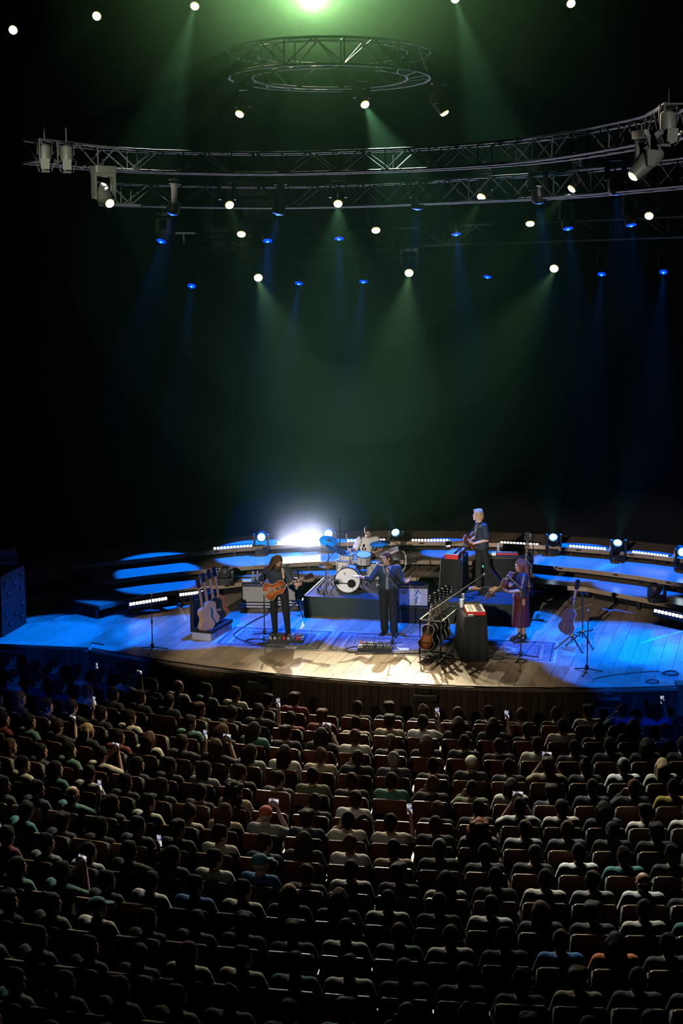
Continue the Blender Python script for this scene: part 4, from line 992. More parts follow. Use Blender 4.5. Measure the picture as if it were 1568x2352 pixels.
# the front skin carries a port with microphone and two letters C
fc = kax * .218; fx = Vector((0, 0, 1)).cross(-kax).normalized() * 1.0
if fx.x < 0: fx = -fx
fp = lambda a, b: fc + kax * .003 + fx * a + Vector((0, 0, b))
MB().cyl(fc + kax * .0, fc + kax * .006 , .001).build('port_seat', 'black_metal', kick)
pt = MB().cyl(fp(.09, -.07), fp(.09, -.07) + kax * .006, .088, n=24).build('port', 'dark_void', kick)
MB().tube([fp(.09 + .09 * math.cos(a), -.07 + .09 * math.sin(a)) for a in [2 * math.pi * i / 24 for i in range(25)]], .006, 6).build('port_ring', 'black_rubber', pt)
for ox, oz in ((-.065, .165), (-.045, .145)):
    MB().tube([fp(ox + .020 * math.cos(a), oz + .022 * math.sin(a)) + kax * .004 for a in [math.radians(50 + 260 * i / 14) for i in range(15)]], .0035, 5).build('letter', 'black_rubber', kick)
MB().tube([fp(-.30, -.05) + kax * .05, fp(-.1, -.055) + kax * .05, fp(.07, -.065) + kax * .03], .012, 6).build('microphone_bar', 'black_metal', kick)
MB().tube([fp(.10, -.15) + kax * .01, fp(.13, -.21) + kax * .012, fp(.14, -.24) + kax * .012], .004, 5).build('cable', 'black_rubber', kick)
P6 = lambda px, py, d: A(px, py, d)
drum('white rack tom mounted over the bass drum in front of the drummer', P6(835, 1283, 31.15), .165, .20, (0, -.28, 1))
drum('white floor tom left of the bass drum', P6(789, 1303, 31.25), .165, .34, (0.02, -.08, 1), legs=[((-.16, 0, -.1), (-.17, 0, -.46)), ((.16, 0, -.1), (.17, 0, -.46)), ((0, .16, -.1), (0, .17, -.46))])
drum('shallow snare drum on top left of the kit with blue-lit skin', P6(796, 1277, 31.35), .165, .11, (0, -.12, 1))
drum('floor tom half hidden behind the singer', P6(862, 1308, 31.35), .19, .38, (0, -.05, 1), legs=[((-.19, 0, -.1), (-.2, 0, -.47)), ((.19, 0, -.1), (.2, 0, -.47)), ((0, .19, -.1), (0, .2, -.47))])
def stand_tripod(b, base, top, spread=.28, n=3, legm='chrome', r=.011, a0=.3):
    MB().cyl(base + Vector((0, 0, .03)), top, r, n=8).build('pole', legm, b)
    for i in range(n):
        a = a0 + 2 * math.pi * i / n; foot = base + Vector((spread * math.cos(a), spread * math.sin(a), .012))
        MB().cyl(base + Vector((0, 0, .26)), foot, r * .9, n=6).build('leg', legm, b)
        MB().cyl(foot + Vector((0, 0, -.012)), foot + Vector((0, 0, .012)), .016, n=8).build('rubber_foot', 'black_rubber', b)
def cymbal(label, p, r, tilt, base):
    t = thing('cymbal_stand', label, 'cymbal', base, 0, 'drum kit'); k = p - base; n = Vector(tilt).normalized()
    stand_tripod(t, Vector((0, 0, 0)), Vector((k.x * .0, k.y * .0, k.z * .7)), .26)
    MB().cyl((0, 0, k.z * .7), k, .009, n=8).build('arm', 'chrome', t)
    MB().lathe([(r, 0), (r, .002), (r * .6, .012), (r * .25, .022), (r * .2, .04), (.01, .05)], k, n, 32).build('cymbal', 'brass', t)
    MB().cyl(k + n * .05, k + n * .08, .012, n=8).build('wing_nut', 'chrome', t)
def deck(x, y): return Vector((x, y, DZ))
cymbal('crash cymbal highest on the left of the drum kit', P6(754, 1243, 31.2), .21, (.15, -.45, 1), deck(P6(754, 1243, 31.2).x, 31.25))
cymbal('large ride cymbal tilting down towards the floor tom', P6(772, 1262, 31.0), .26, (.45, -.10, 1), deck(P6(752, 1262, 31.0).x - .02, 31.0))
cymbal('crash cymbal on the right of the drum kit', P6(872, 1249, 31.1), .23, (-.12, -.12, 1), deck(P6(872, 1249, 31.1).x, 31.5))
cymbal('small hi-hat cymbal in front of the left floor tom', P6(748, 1300, 30.9), .17, (.0, -.1, 1), deck(P6(748, 1300, 30.9).x, 30.9))
t = thing('drum_pad', 'flat black electronic drum pad on a stand right of the kit', 'drum pad', deck(P6(893, 1270, 31.3).x, 31.4), 0, 'drum kit')
k = P6(893, 1268, 31.3) - t.location; stand_tripod(t, Vector(), k - Vector((0, 0, .05)), .3, legm='black_metal')
MB().rbox(k, (.46, .34, .05), .05, Matrix.Rotation(math.radians(-22), 3, 'Y'), 'z').build('pad', 'drum_head_blue', t)
t = thing('drum_stool', 'round stool under the seated drummer', 'stool', dp + Vector((0, .06, 0))); MB().lathe([(.16, .38), (.18, .41), (.17, .455), (.1, .46)], n=24).build('seat', 'black_cloth', t); stand_tripod(t, Vector(), Vector((0, 0, .4)), .24)
# overhead microphone on a long arm
t = thing('microphone_stand', 'tall overhead microphone stand reaching over the drums', 'microphone stand', deck(P6(780, 1240, 31.6).x, 31.6), 0, 'microphone stands')
stand_tripod(t, Vector(), Vector((0, 0, 1.55)), .3, legm='black_metal'); bx = (P6(768, 1219, 31.6) - t.location, P6(822, 1226, 31.5) - t.location)
MB().cyl(bx[0], bx[1], .010, n=6).build('boom', 'black_metal', t); MB().cyl(bx[1], bx[1] + Vector((.08, 0, -.05)), .022, n=8).build('microphone', 'black_plastic', t)

# ================================================================== AMPLIFIERS
def amp(label, c, rz, w=.66, h=.46, d=.26, logo=True, dolly=False, face='grille'):
    t = thing('guitar_amplifier', label, 'amplifier', c, rz, 'guitar amplifiers'); z = .0
    if dolly:
        MB().rbox((0, 0, .14), (w + .06, d + .08, .10), .02, axis='y').build('dolly', 'silver_panel', t)
        MB().box((0, -d / 2 - .042, .14), (w + .05, .004, .025)).build('dolly_slot', 'dark_void', t, False)
        for x in (-1, 1):
            for y in (-1, 1): MB().cyl((x * w * .4 - .015, y * d * .35, .045), (x * w * .4 + .015, y * d * .35, .045), .045, n=14).build('castor', 'black_rubber', t)
        z = .19
    MB().rbox((0, .0, z + h / 2), (w, d, h), .03, axis='y').build('cabinet', 'black_cloth', t)
    MB().box((0, -d / 2 - .002, z + h * .42), (w - .05, .012, h * .74)).build('grille', face, t, False)
    pn = MB().box((0, -d / 2 - .004, z + h * .885), (w - .05, .014, h * .14)).build('control_panel', 'black_metal' if face == 'grille' else 'silver_panel', t, False)
    for i in range(9): MB().cyl((-w * .38 + i * w * .085, -d / 2 - .012, z + h * .885), (-w * .38 + i * w * .085, -d / 2 - .028, z + h * .885), .011, n=8).build('knob', 'chrome', pn)
    # small script badge
    MB().tube([(-w * .40, -d / 2 - .012, z + h * .62), (-w * .38, -d / 2 - .012, z + h * .70), (-w * .35, -d / 2 - .012, z + h * .62), (-w * .33, -d / 2 - .012, z + h * .68), (-w * .30, -d / 2 - .012, z + h * .63), (-w * .26, -d / 2 - .012, z + h * .69), (-w * .22, -d / 2 - .012, z + h * .64)], .005, 5).build('badge', 'black_rubber' if face != 'grille' else 'steel', t)
    MB().tube([(-.1, 0, z + h), (-.09, 0, z + h + .02), (.09, 0, z + h + .02), (.1, 0, z + h)], .012, 6).build('handle', 'black_rubber', t)
    if not dolly: MB().box((0, 0, -.0 + .006), (w * .9, d * .9, .012)).build('foot', 'black_rubber', t, False)
    return t
amp('silver-grilled amplifier on a wheeled dolly left of the guitarist', G(590, 1404) + Vector((0, .15, 0)), -.05, dolly=True)
amp('silver-grilled amplifier on a dolly right behind the guitarist', G(659, 1402) + Vector((0, .25, 0)), -.10, dolly=True)
bxp = G(952, 1432) + Vector((0, .22, 0))
t = thing('equipment_box', 'black draped box under the right amplifier', 'box', bxp, HALL); MB().rbox((0, 0, .175), (.70, .46, .35), .02, axis='z').build('case', 'black_cloth', t); MB().box((0, 0, .353), (.72, .48, .012)).build('lid', 'black_metal', t, False)
amp('silver-grilled amplifier standing on a black box right of the singer', bxp + Vector((-.02, -.02, .36)), HALL * .4, w=.66, h=.50, face='grille2' if False else 'grille')
t = thing('string_of_beads', 'bead ornament with its blue sparkle painted as glow, hanging before the right amplifier', 'ornament', bxp + Vector((0, -.19, .36)))
rb = random.Random(5)
for i in range(16): MB().ell((rb.uniform(-.10, .12), -.012, .05 + i * .022), (.010, .010, .010), n=6, m=4).build('bead', 'screen', t)  # sparkle painted by an emissive colour on the beads
b = MB(); b.cyl((0, -.008, .02), (0, -.008, .44), .004, n=5).build('cord', 'black_rubber', t)

# ================================================================== BOTTLES, CUPS
def bottle(label, p, r=.033, h=.22):
    t = thing('water_bottle', label, 'bottle', p, 0, 'water bottles'); MB().lathe([(r * .9, 0), (r, .01), (r, h * .35), (r * .93, h * .4), (r, h * .45), (r, h * .68), (r * .45, h * .86), (r * .45, h * .9)], n=14).build('body', 'bottle', t)
    MB().cyl((0, 0, h * .9), (0, 0, h), r * .5, n=10).build('cap', 'bottle_cap', t)
def top_at(px, py, d): p = A(px, py, d); return p
az = .19 + .46
a1 = G(590, 1404) + Vector((0, .15, 0))
bottle('water bottle left of two on the left amplifier', Vector((a1.x - .09, a1.y, az))); bottle('water bottle right of two on the left amplifier', Vector((a1.x + .01, a1.y + .03, az)))
t = MB().rbox((0, 0, .02), (.22, .16, .04), .02, axis='z').build('folded_towel', 'bottle_cap', None, loc=Vector((a1.x - .22, a1.y, az))); tag(t, 'folded towel on the left amplifier', 'towel')
a2 = G(659, 1402) + Vector((0, .25, 0))
t = MB().rbox((0, 0, .018), (.14, .09, .035), .01, axis='z').build('tuner_pedal', 'red', None, loc=Vector((a2.x + .16, a2.y, az))); tag(t, 'small red pedal on top of the amplifier behind the guitarist', 'pedal')

# ================================================================== KEYBOARDS AND TABLES
def draped_table(label, c, rz, w, l, h):           # narrow end faces the audience
    t = thing('draped_table', label, 'table', c, rz, 'black draped tables')
    MB().box((0, l / 2, h - .012), (w, l, .025)).build('table_top', 'black_metal', t, False)
    n = 96; vs, fs = [], []; per = 2 * (w + l); rr = random.Random(int(w * 100 + l * 10))
    for j, (z, ex, am) in enumerate(((h + .004, .004, 0), (h - .02, .012, .003), (h * .6, .025, .012), (h * .25, .035, .02), (.006, .045, .026))):
        for i in range(n):
            s_ = per * i / n
            if s_ < w: p, nn = Vector((-w / 2 + s_, 0, z)), Vector((0, -1, 0))
            elif s_ < w + l: p, nn = Vector((w / 2, s_ - w, z)), Vector((1, 0, 0))
            elif s_ < 2 * w + l: p, nn = Vector((w / 2 - (s_ - w - l), l, z)), Vector((0, 1, 0))
            else: p, nn = Vector((-w / 2, l - (s_ - 2 * w - l), z)), Vector((-1, 0, 0))
            vs.append(p + nn * (ex + am * math.sin(s_ * 31 + 1.3 * math.sin(s_ * 7))))
    for j in range(4):
        for i in range(n): k = (i + 1) % n; fs.append((j * n + i, (j + 1) * n + i, (j + 1) * n + k, j * n + k))
    fs.append(tuple(range(n))); b = MB(); b.v = [tuple(v) for v in vs]; b.f = fs; b.build('drape', 'black_cloth', t); return t
def keyboard(label, p, rz, l, w, hgt, case, panel='black_plastic', tilt=0.0):   # length along local +Y, keys on the +X side
    t = thing('keyboard', label, 'keyboard', p, rz, 'keyboards')
    MB().rbox((0, l / 2, hgt / 2), (w, l, hgt), .008, axis='y').build('case', case, t)
    MB().box((-w * .22, l / 2, hgt + .002), (w * .5, l * .96, .006)).build('panel', panel, t, False)
    ks = int(l / .024); me = MB().box((0, 0, 0), (w * .42, l * .96 / ks - .002, .012)).mesh('white_key', False); me.materials.append(M('key_white'))
    mb = MB().box((0, 0, 0), (w * .26, .011, .012)).mesh('black_key', False); mb.materials.append(M('black_plastic'))
    for i in range(ks):
        obj('white_key', me, None, t, (w * .27, l * .02 + (i + .5) * l * .96 / ks, hgt + .004))
        if i % 7 not in (2, 6): obj('black_key', mb, None, t, (w * .20, l * .02 + (i + 1) * l * .96 / ks, hgt + .014))
    for i in range(8): MB().cyl((-w * .32 + .05 * (i % 2), l * .12 + i * l * .1, hgt), (-w * .32 + .05 * (i % 2), l * .12 + i * l * .1, hgt + .018), .012, n=8).build('knob', 'black_rubber' if panel != 'black_plastic' else 'steel', t)
    return t
ta = G(1033, 1367, RIS)
draped_table('black draped table under the red keyboard on the right riser', ta + Vector((0, .02, 0)), -.28, .42, .95, .79)
RT = lambda base, rz, p: base + RZ(rz) @ Vector(p)
keyboard('red stage keyboard on the draped table beside the blond musician', RT(ta, -.28, (.01, .04, .80)), -.28, .86, .30, .10, 'red', 'drum_head_blue')  # pale panel colour stands for the blue-lit keyboard top
dkc = G(1150, 1351, RIS) + Vector((.10, .18, 0))
t = thing('keyboard_desk', 'black panelled keyboard desk with silver rails behind the blond musician', 'desk', dkc, -.10)
MB().box((0, 0, .36), (1.15, .42, .66)).build('panel', 'black_cloth', t, False); MB().box((0, 0, .735), (1.25, .46, .03)).build('desk_top', 'black_metal', t, False)
MB().box((0, -.235, .70), (1.22, .014, .025)).build('rail', 'chrome', t, False); MB().box((0, -.225, .03), (1.15, .014, .02)).build('rail', 'chrome', t, False)
MB().box((.60, .0, .40), (.03, .46, .78)).build('end_panel', 'silver_panel', t, False); MB().box((-.60, .0, .40), (.03, .46, .78)).build('end_panel', 'black_metal', t, False)
MB().box((-.46, -.222, .50), (.10, .012, .05)).build('display', 'screen_green', t, False)
keyboard('slim red keyboard lying on the black desk', dkc + Vector((.28, -.10, .755)), math.pi / 2 - .10, .55, .18, .04, 'red')
keyboard('small white keyboard left of the blond musician', dkc + Vector((-.22, -.14, .755)), math.pi / 2 - .10, .36, .20, .06, 'key_white', 'cream')
bottle('water bottle on the black keyboard desk', dkc + Vector((-.14, .14, .75)))
tf = G(1090, 1520)
draped_table('black draped table with the small synthesizer at the stage front', tf, .03, .42, 1.30, .89)
keyboard('small red-edged synthesizer with cream panel on the front table', RT(tf, .03, (.03, .10, .90)), .03, .62, .36, .07, 'red', 'cream')
bottle('clear water bottle on the front table', RT(tf, .03, (-.13, .95, .90)), .034, .24)
t = MB().lathe([(.030, 0), (.042, .16), (.043, .165), (.03, .163)], n=16).build('paper_cup', 'cup', None, loc=RT(tf, .03, (-.18, .78, .90))); tag(t, 'pale paper cup beside the bottle on the front table', 'cup')
t = MB().rbox((0, 0, .02), (.12, .07, .04), .01, axis='z').build('effects_pedal', 'steel', None, loc=RT(tf, .03, (-.08, .06, .897))); tag(t, 'small silver effects pedal with cables on the front table', 'pedal')

# ================================================================== GUITAR RACKS
def rack(label, c, rz, w, l, m_case, hgt=.62):
    t = thing('guitar_rack', label, 'guitar rack', c, rz, 'guitar racks')
    MB().rbox((0, l / 2, .08), (w, l, .16), .02, axis='z').build('case_tray', m_case, t); MB().box((0, l / 2, .185), (w + .03, l + .03, .06)).build('padded_rim', 'black_cloth', t, False)
    for y in (.02, l - .02): MB().box((-w / 2 + .03, y, .16 + hgt / 2), (.05, .04, hgt)).build('upright', 'black_metal', t, False)
    MB().cyl((-w / 2 + .03, 0, .16 + hgt), (-w / 2 + .03, l, .16 + hgt), .03, n=10).build('neck_bar', 'black_rubber', t)
    MB().box((-w * .5 - .03, l * .5, .52), (.04, l * .9, .7)).build('case_lid', 'black_plastic', t, False)
    for y in (.15, l - .15): MB().box((w / 2 + .012, y, .10), (.012, .10, .07)).build('latch', 'chrome', t, False)
    return t
lr = G(486, 1472) ; lrz = math.radians(-20)
rack('flight-case guitar rack holding acoustic guitars at stage left', lr + Vector((-.22, .06, 0)), lrz, .44, 1.05, 'silver_panel')
def racked(label, base, rz, y, z, style, lean=.16, turn=0.0, **kw):
    o = base + RZ(rz) @ Vector((.06, y, z)); n = RZ(rz) @ Vector((-lean, 0, 1)); bk = RZ(rz) @ (RZ(turn) @ Vector((1, -.35, 0)))
    return guitar(label, style, basis(n, bk, o), 'guitars in the racks', **kw)
lb = lr + Vector((-.22, .06, 0))
racked('plain-backed acoustic guitar front in the left rack', lb, lrz, .10, .43, 'acoustic', back_mat='guitar_top')
racked('large natural acoustic guitar second in the left rack', lb, lrz, .34, .50, 'acoustic', back_mat='guitar_top')
racked('black guitar third in the left rack', lb, lrz, .58, .52, 'electric', top_mat='guitar_black', back_mat='guitar_black')
racked('reddish brown guitar at the back of the left rack', lb, lrz, .84, .52, 'electric', top_mat='guitar_side', back_mat='sunburst')
rr_ = G(985, 1506); rrz = math.radians(-24)
t = thing('guitar_rack', 'black folding guitar rack before the front table', 'guitar rack', rr_, rrz, 'guitar racks')
for x in (-.18, .26):
    MB().tube([(x, -.05, .03), (x, -.05, .72), (x, 1.0, .78), (x, 1.0, .03)], .022, 8).build('side_frame', 'black_metal', t)
for y, z in ((-.05, .10), (1.0, .10), (-.05, .72), (1.0, .78)): MB().cyl((-.18, y, z), (.26, y, z), .02, n=8).build('cross_bar', 'black_metal', t)
MB().rbox((.04, .48, .76), (.12, 1.02, .04), .015, Matrix.Rotation(math.radians(3.2), 3, 'X'), 'y').build('neck_pad', 'dark_void', t)
def racked2(label, y, z, style, **kw):
    o = rr_ + RZ(rrz) @ Vector((.02, y, z)); n = RZ(rrz) @ Vector((.05, .24, 1)); bk = RZ(rrz) @ Vector((.25, 1, -.2)); return guitar(label, style, basis(n, bk, o), 'guitars in the racks', **kw)
racked2('dark sunburst acoustic guitar front in the black rack', -.10, .40, 'acoustic', back_mat='guitar_black', top_mat='dark_burst')
for i, (y, lab) in enumerate(((.12, 'second'), (.34, 'third'), (.56, 'fourth'), (.78, 'fifth'))):
    racked2('black electric guitar %s from the front in the black rack' % lab, y, .42, 'electric', top_mat='guitar_black', back_mat='guitar_black')

# ================================================================== STANDS
def mic_stand(label, base, h, boom=None, mic=True, legs=.30, r=.011, rz=.4, m='black_metal', mic_dir=None):
    t = thing('microphone_stand', label, 'microphone stand', base, 0, 'microphone stands')
    MB().cyl((0, 0, .06), (0, 0, h), r, n=8).build('pole', m, t); MB().lathe([(.02, .05), (.035, .08), (.035, .13), (.015, .16)], n=10).build('hub', m, t)
    for i in range(3):
        a = rz + 2 * math.pi * i / 3; MB().cyl((0, 0, .085), (legs * math.cos(a), legs * math.sin(a), .014), .011, n=6).build('leg', m, t)
        MB().ell((legs * math.cos(a), legs * math.sin(a), .014), (.018, .018, .014), n=8, m=5).build('rubber_foot', 'black_rubber', t)
    MB().cyl((0, 0, h * .55), (0, 0, h * .55 + .07), r * 1.7, n=8).build('clutch', m, t)
    top = Vector((0, 0, h)); d = Vector(mic_dir or (0, .6, .4)).normalized()
    if boom:
        a, b = Vector(boom[0]), Vector(boom[1]); MB().cyl(a, b, .009, n=6).build('boom', 'steel' if m != 'black_metal' else m, t); MB().ell(top, (.025, .025, .025), n=8, m=6).build('boom_joint', m, t); top = b; d = (b - a).normalized()
    if mic:
        mc = MB().lathe([(.010, 0), (.014, .10), (.018, .13)], top, d, 10).build('microphone', 'black_plastic', t); MB().ell(top + d * .15, (.026, .026, .026), n=10, m=8).build('grille', 'steel', mc)
    return t
mic_stand('thin straight microphone stand alone at the far left of the stage', G(350, 1495), 1.02, mic_dir=(0, .2, 1))
mic_stand('straight microphone stand alone at the right of the stage', G(1347, 1545), 1.05, mic_dir=(0, .2, 1), rz=.1)
sb = G(901, 1485); top = A(908, 1347, sb.y); end = A(877, 1309, sb.y + .12)
ms = mic_stand('singer\'s microphone stand with boom at centre stage', sb, top.z, boom=(top - sb - (end - top) * .12, end - sb), rz=.9)
gb = G(607, 1463)
mic_stand('guitarist\'s microphone stand beside his right elbow', gb, A(604, 1342, gb.y).z, boom=(A(604, 1342, gb.y) - gb, A(601, 1330, gb.y - .1) - gb))
wb = G(1195, 1513)
mic_stand('microphone stand in front of the woman in the red skirt', wb, 1.40, boom=((0, 0, 1.38), (-.16, .55, 1.48)), legs=.36, rz=.15)
kb = G(1060, 1378, RIS); kb = Vector((kb.x, kb.y, RIS))
k0 = A(1052, 1275, kb.y) - kb; k1 = A(1087, 1212, kb.y + .35) - kb
mic_stand('blond musician\'s microphone on a tall slanting boom', kb, k0.z, boom=(k0, k1))
fb_ = G(1012, 1519); f0 = A(1004, 1394, fb_.y) - fb_; f1 = A(1098, 1329, fb_.y + .45) - fb_
mic_stand('long slanting silver boom microphone over the front table', fb_, f0.z, boom=(f0 - (f1 - f0) * .06, f1), legs=.42, rz=-1.9, m='black_metal')
mic_stand('pair of thin black stands behind the auburn-haired woman', G(1222, 1364, RIS), 1.30, mic=False)
# guitar stands
def guitar_stand(label, base, h, rz=0.0):
    t = thing('guitar_stand', label, 'guitar stand', base, rz, 'guitar stands')
    MB().cyl((0, 0, .18), (0, .05, h), .014, n=8).build('pole', 'black_metal', t)
    for i in range(3):
        a = -math.pi / 2 + 2 * math.pi * i / 3; MB().cyl((0, 0, .30), (.33 * math.cos(a), .33 * math.sin(a), .015), .015, n=6).build('leg', 'black_metal', t)
        MB().ell((.33 * math.cos(a), .33 * math.sin(a), .016), (.02, .02, .016), n=8, m=5).build('rubber_foot', 'black_rubber', t)
    MB().cyl((0, 0, .29), (0, 0, .33), .03, n=10).build('collar', 'yellow_band', t)
    MB().tube([(-.16, -.14, .36), (-.16, -.02, .30), (.16, -.02, .30), (.16, -.14, .36)], .012, 6).build('cradle', 'black_rubber', t)
    MB().tube([(-.07, -.05, h - .03), (-.05, .04, h), (.05, .04, h), (.07, -.05, h - .03)], .011, 6).build('neck_yoke', 'black_rubber', t)
    return t
gs1 = G(1312, 1492); guitar_stand('guitar stand carrying the side-on acoustic guitar at right', gs1, 1.06, math.radians(150))
guitar('side-on acoustic guitar resting on the stand at the right of the stage', 'acoustic', basis((.20, .12, 1), Vector((-.86, -.5, .25)), gs1 + Vector((-.10, -.06, .60))), 'guitars on stands', back_mat='rosewood')
gs2 = G(686, 1411); guitar_stand('empty guitar stand with yellow collar right of the guitarist', gs2, .98, .3)
gs3 = G(1337, 1484); guitar_stand('second guitar stand close behind the side-on acoustic guitar', gs3, 1.1, .5)
t = guitar_stand('guitar stand behind the auburn-haired woman on the right riser', G(1205, 1368, RIS), .9, -.3)
guitar('guitar with slim neck standing upright behind the auburn-haired woman', 'electric', basis((.06, .08, 1), (.2, 1, -.1), G(1205, 1368, RIS) + Vector((-.02, -.12, .58))), 'guitars on stands', top_mat='guitar_black', back_mat='guitar_black')

# ================================================================== PEDALBOARDS, PAPERS, RUGS, CABLES
def pedalboard(label, c, rz, w, seed):
    t = thing('pedalboard', label, 'pedalboard', c, rz, 'pedalboards'); q = random.Random(seed)
    MB().box((0, .17, .035), (w, .34, .07), taper=.98).build('board', 'black_plastic', t, False)
    for r_ in range(2):
        x = -w / 2 + .03
        while x < w / 2 - .09:
            ww = q.choice((.07, .075, .12)); m = q.choice(('lamp_grey', 'steel', 'lamp_grey', 'black_metal', 'black_metal', 'black_metal', 'red', 'lamp_grey'))
            p = MB().rbox((x + ww / 2, .085 + .16 * r_, .095 + .01 * r_), (ww, .115, .05), .008, axis='z').build('pedal', m, t)
            MB().cyl((x + ww / 2, .05 + .16 * r_, .12 + .01 * r_), (x + ww / 2, .05 + .16 * r_, .135 + .01 * r_), .010, n=8).build('footswitch', 'chrome', p)
            for kx in (-.02, .02): MB().cyl((x + ww / 2 + kx, .12 + .16 * r_, .12 + .01 * r_), (x + ww / 2 + kx, .12 + .16 * r_, .138 + .01 * r_), .008, n=6).build('knob', 'black_rubber', p)
            x += ww + .018
pedalboard('guitarist\'s pedalboard full of small pedals on the rug', G(655, 1477), -.06, .74, 1)
pedalboard('singer\'s pedalboard at the foot of the centre stand', G(860, 1497), -.08, .70, 2)
for p, rz, lab in ((G(668, 1488), -.3, 'white sheet of paper beside the guitarist\'s pedalboard'), (G(925, 1492), -.1, 'white sheet of paper right of the singer\'s stand')):
    o = MB().box((0, 0, .010), (.24, .18, .004)).build('paper_sheet', 'paper', None, False, p); o.rotation_euler = (0, 0, rz); tag(o, lab, 'paper', 'paper sheets')
# patterned rugs
rm = bpy.data.materials.new('rug_pattern'); rm.use_nodes = True; nt = rm.node_tree; bs = nt.nodes['Principled BSDF']; bs.inputs['Roughness'].default_value = .95
N_ = nt.nodes.new; tc = N_('ShaderNodeTexCoord'); L_ = nt.links.new
wv = N_('ShaderNodeTexVoronoi'); wv.inputs['Scale'].default_value = 6.5; wv.inputs['Randomness'].default_value = .55
nz = N_('ShaderNodeTexNoise'); nz.inputs['Scale'].default_value = 20; nz.inputs['Detail'].default_value = 5
m1 = N_('ShaderNodeMath'); m1.operation = 'MULTIPLY'; m1.inputs[1].default_value = 46.0; sn = N_('ShaderNodeMath'); sn.operation = 'SINE'
mx = N_('ShaderNodeMath'); mx.operation = 'MULTIPLY_ADD'; mx.inputs[1].default_value = .22
cr = N_('ShaderNodeValToRGB'); cr.color_ramp.elements[0].position = .40; cr.color_ramp.elements[1].position = .66
cr.color_ramp.elements[0].color = (.035, .032, .042, 1); cr.color_ramp.elements[1].color = (.42, .39, .38, 1)
L_(tc.outputs['Object'], wv.inputs['Vector']); L_(tc.outputs['Object'], nz.inputs['Vector']); L_(wv.outputs['Distance'], m1.inputs[0]); L_(m1.outputs[0], sn.inputs[0]); L_(sn.outputs[0], mx.inputs[0]); L_(nz.outputs['Fac'], mx.inputs[2])
L_(mx.outputs[0], cr.inputs[0]); L_(cr.outputs[0], bs.inputs['Base Color'])
MATS['rug_pattern'] = rm
mat('rug_light', (.42, .40, .40), .95); mat('rug_dark', (.05, .045, .055), .95)
RUGA = math.radians(-11.2); r0 = G(484, 1482)
for i, lab in enumerate(('patterned rug under the guitarist', 'patterned rug under the singer', 'patterned rug under the auburn-haired woman')):
    c = r0 + RZ(RUGA) @ Vector((2.32 * i, 0, 0)); t = thing('rug', lab, 'rug', c, RUGA, 'stage rugs'); w_, l_ = 2.27, 1.62
    MB().box((w_ / 2, l_ / 2, .003), (w_, l_, .005)).build('pile', 'rug_pattern', t, False)
    for k, (ins, th, m) in enumerate(((.0, .05, 'rug_light'), (.09, .03, 'rug_dark'), (.28, .035, 'rug_light'), (.36, .02, 'rug_dark'))):
        b = MB()
        b.box((w_ / 2, ins + th / 2, .0058), (w_ - 2 * ins, th, .002)); b.box((w_ / 2, l_ - ins - th / 2, .0058), (w_ - 2 * ins, th, .002))
        b.box((ins + th / 2, l_ / 2, .0058), (th, l_ - 2 * ins - 2 * th, .002)); b.box((w_ - ins - th / 2, l_ / 2, .0058), (th, l_ - 2 * ins - 2 * th, .002)); b.build('border_stripe', m, t, False)
    m_ = MB(); m_.prism([(w_ / 2 + .34 * math.cos(a), l_ / 2 + .24 * math.sin(a)) for a in [2 * math.pi * q / 24 for q in range(24)]], .0056, .0066).build('medallion', 'rug_light', t, False)
    m_ = MB(); m_.prism([(w_ / 2 + .24 * math.cos(a), l_ / 2 + .16 * math.sin(a)) for a in [2 * math.pi * q / 24 for q in range(24)]], .0066, .0072).build('medallion', 'rug_pattern', t, False)
def cable(label, pts, r=.008, z=.012, m='black_rubber', wob=0.0, seed=0):
    q = random.Random(seed); P = [G(x, y, z) if len(p) == 2 else Vector(p) for p in pts for x, y in [p[:2]]]
    P = smooth_path(P, .06); P = [p + Vector((q.uniform(-wob, wob), q.uniform(-wob, wob), 0)) for p in P]
    o = MB().tube(P, r, 6).build('cable', m, None); tag(o, label, 'cable', 'cables on the stage floor'); return o
cable('thick cable from the left amplifier sweeping down to the guitarist\'s pedals', [(615, 1410), (580, 1427), (545, 1450), (537, 1460), (560, 1472), (600, 1478), (618, 1476)], .012)
def coil(cx, cy, rx, n, seed):
    q = random.Random(seed); return [(cx + rx * q.uniform(.7, 1.2) * math.cos(2 * math.pi * i / 9), cy + rx * .28 * q.uniform(.7, 1.2) * math.sin(2 * math.pi * i / 9)) for i in range(n)]
cable('tangle of black cable left of the guitarist\'s pedalboard', coil(590, 1474, 26, 28, 1)); cable('coil of black cable left of the singer\'s pedalboard', coil(812, 1492, 22, 20, 2))
cable('coil of black cable before the woman in the red skirt', coil(1143, 1511, 15, 30, 3)); cable('coil of cable around the foot of the woman\'s microphone stand', coil(1196, 1519, 12, 20, 4))
cable('coil of cable at the right edge of the stage', coil(1540, 1546, 18, 26, 5)); cable('coil of cable on the stage lip at right', coil(1497, 1565, 15, 18, 6))
cable('thin cable trailing from the right stand across the stage', [(1366, 1562), (1372, 1557), (1420, 1549), (1500, 1542), (1522, 1544)], .007)
cable('cable along the rug edge from the singer\'s pedalboard to the rack', [(815, 1502), (870, 1501), (930, 1501), (975, 1498), (1000, 1488)], .009)
lipc = [arc(R_LIP - .03, PH0 + (PHX - PH0) * i / 90, .012) for i in range(91)]
o = MB().tube([p + Vector((0, random.uniform(-.008, .008), random.uniform(0, .006))) for p in lipc], .013, 6).build('cable', 'black_rubber', None); tag(o, 'long black cable running along the curved stage lip', 'cable', 'cables on the stage floor')
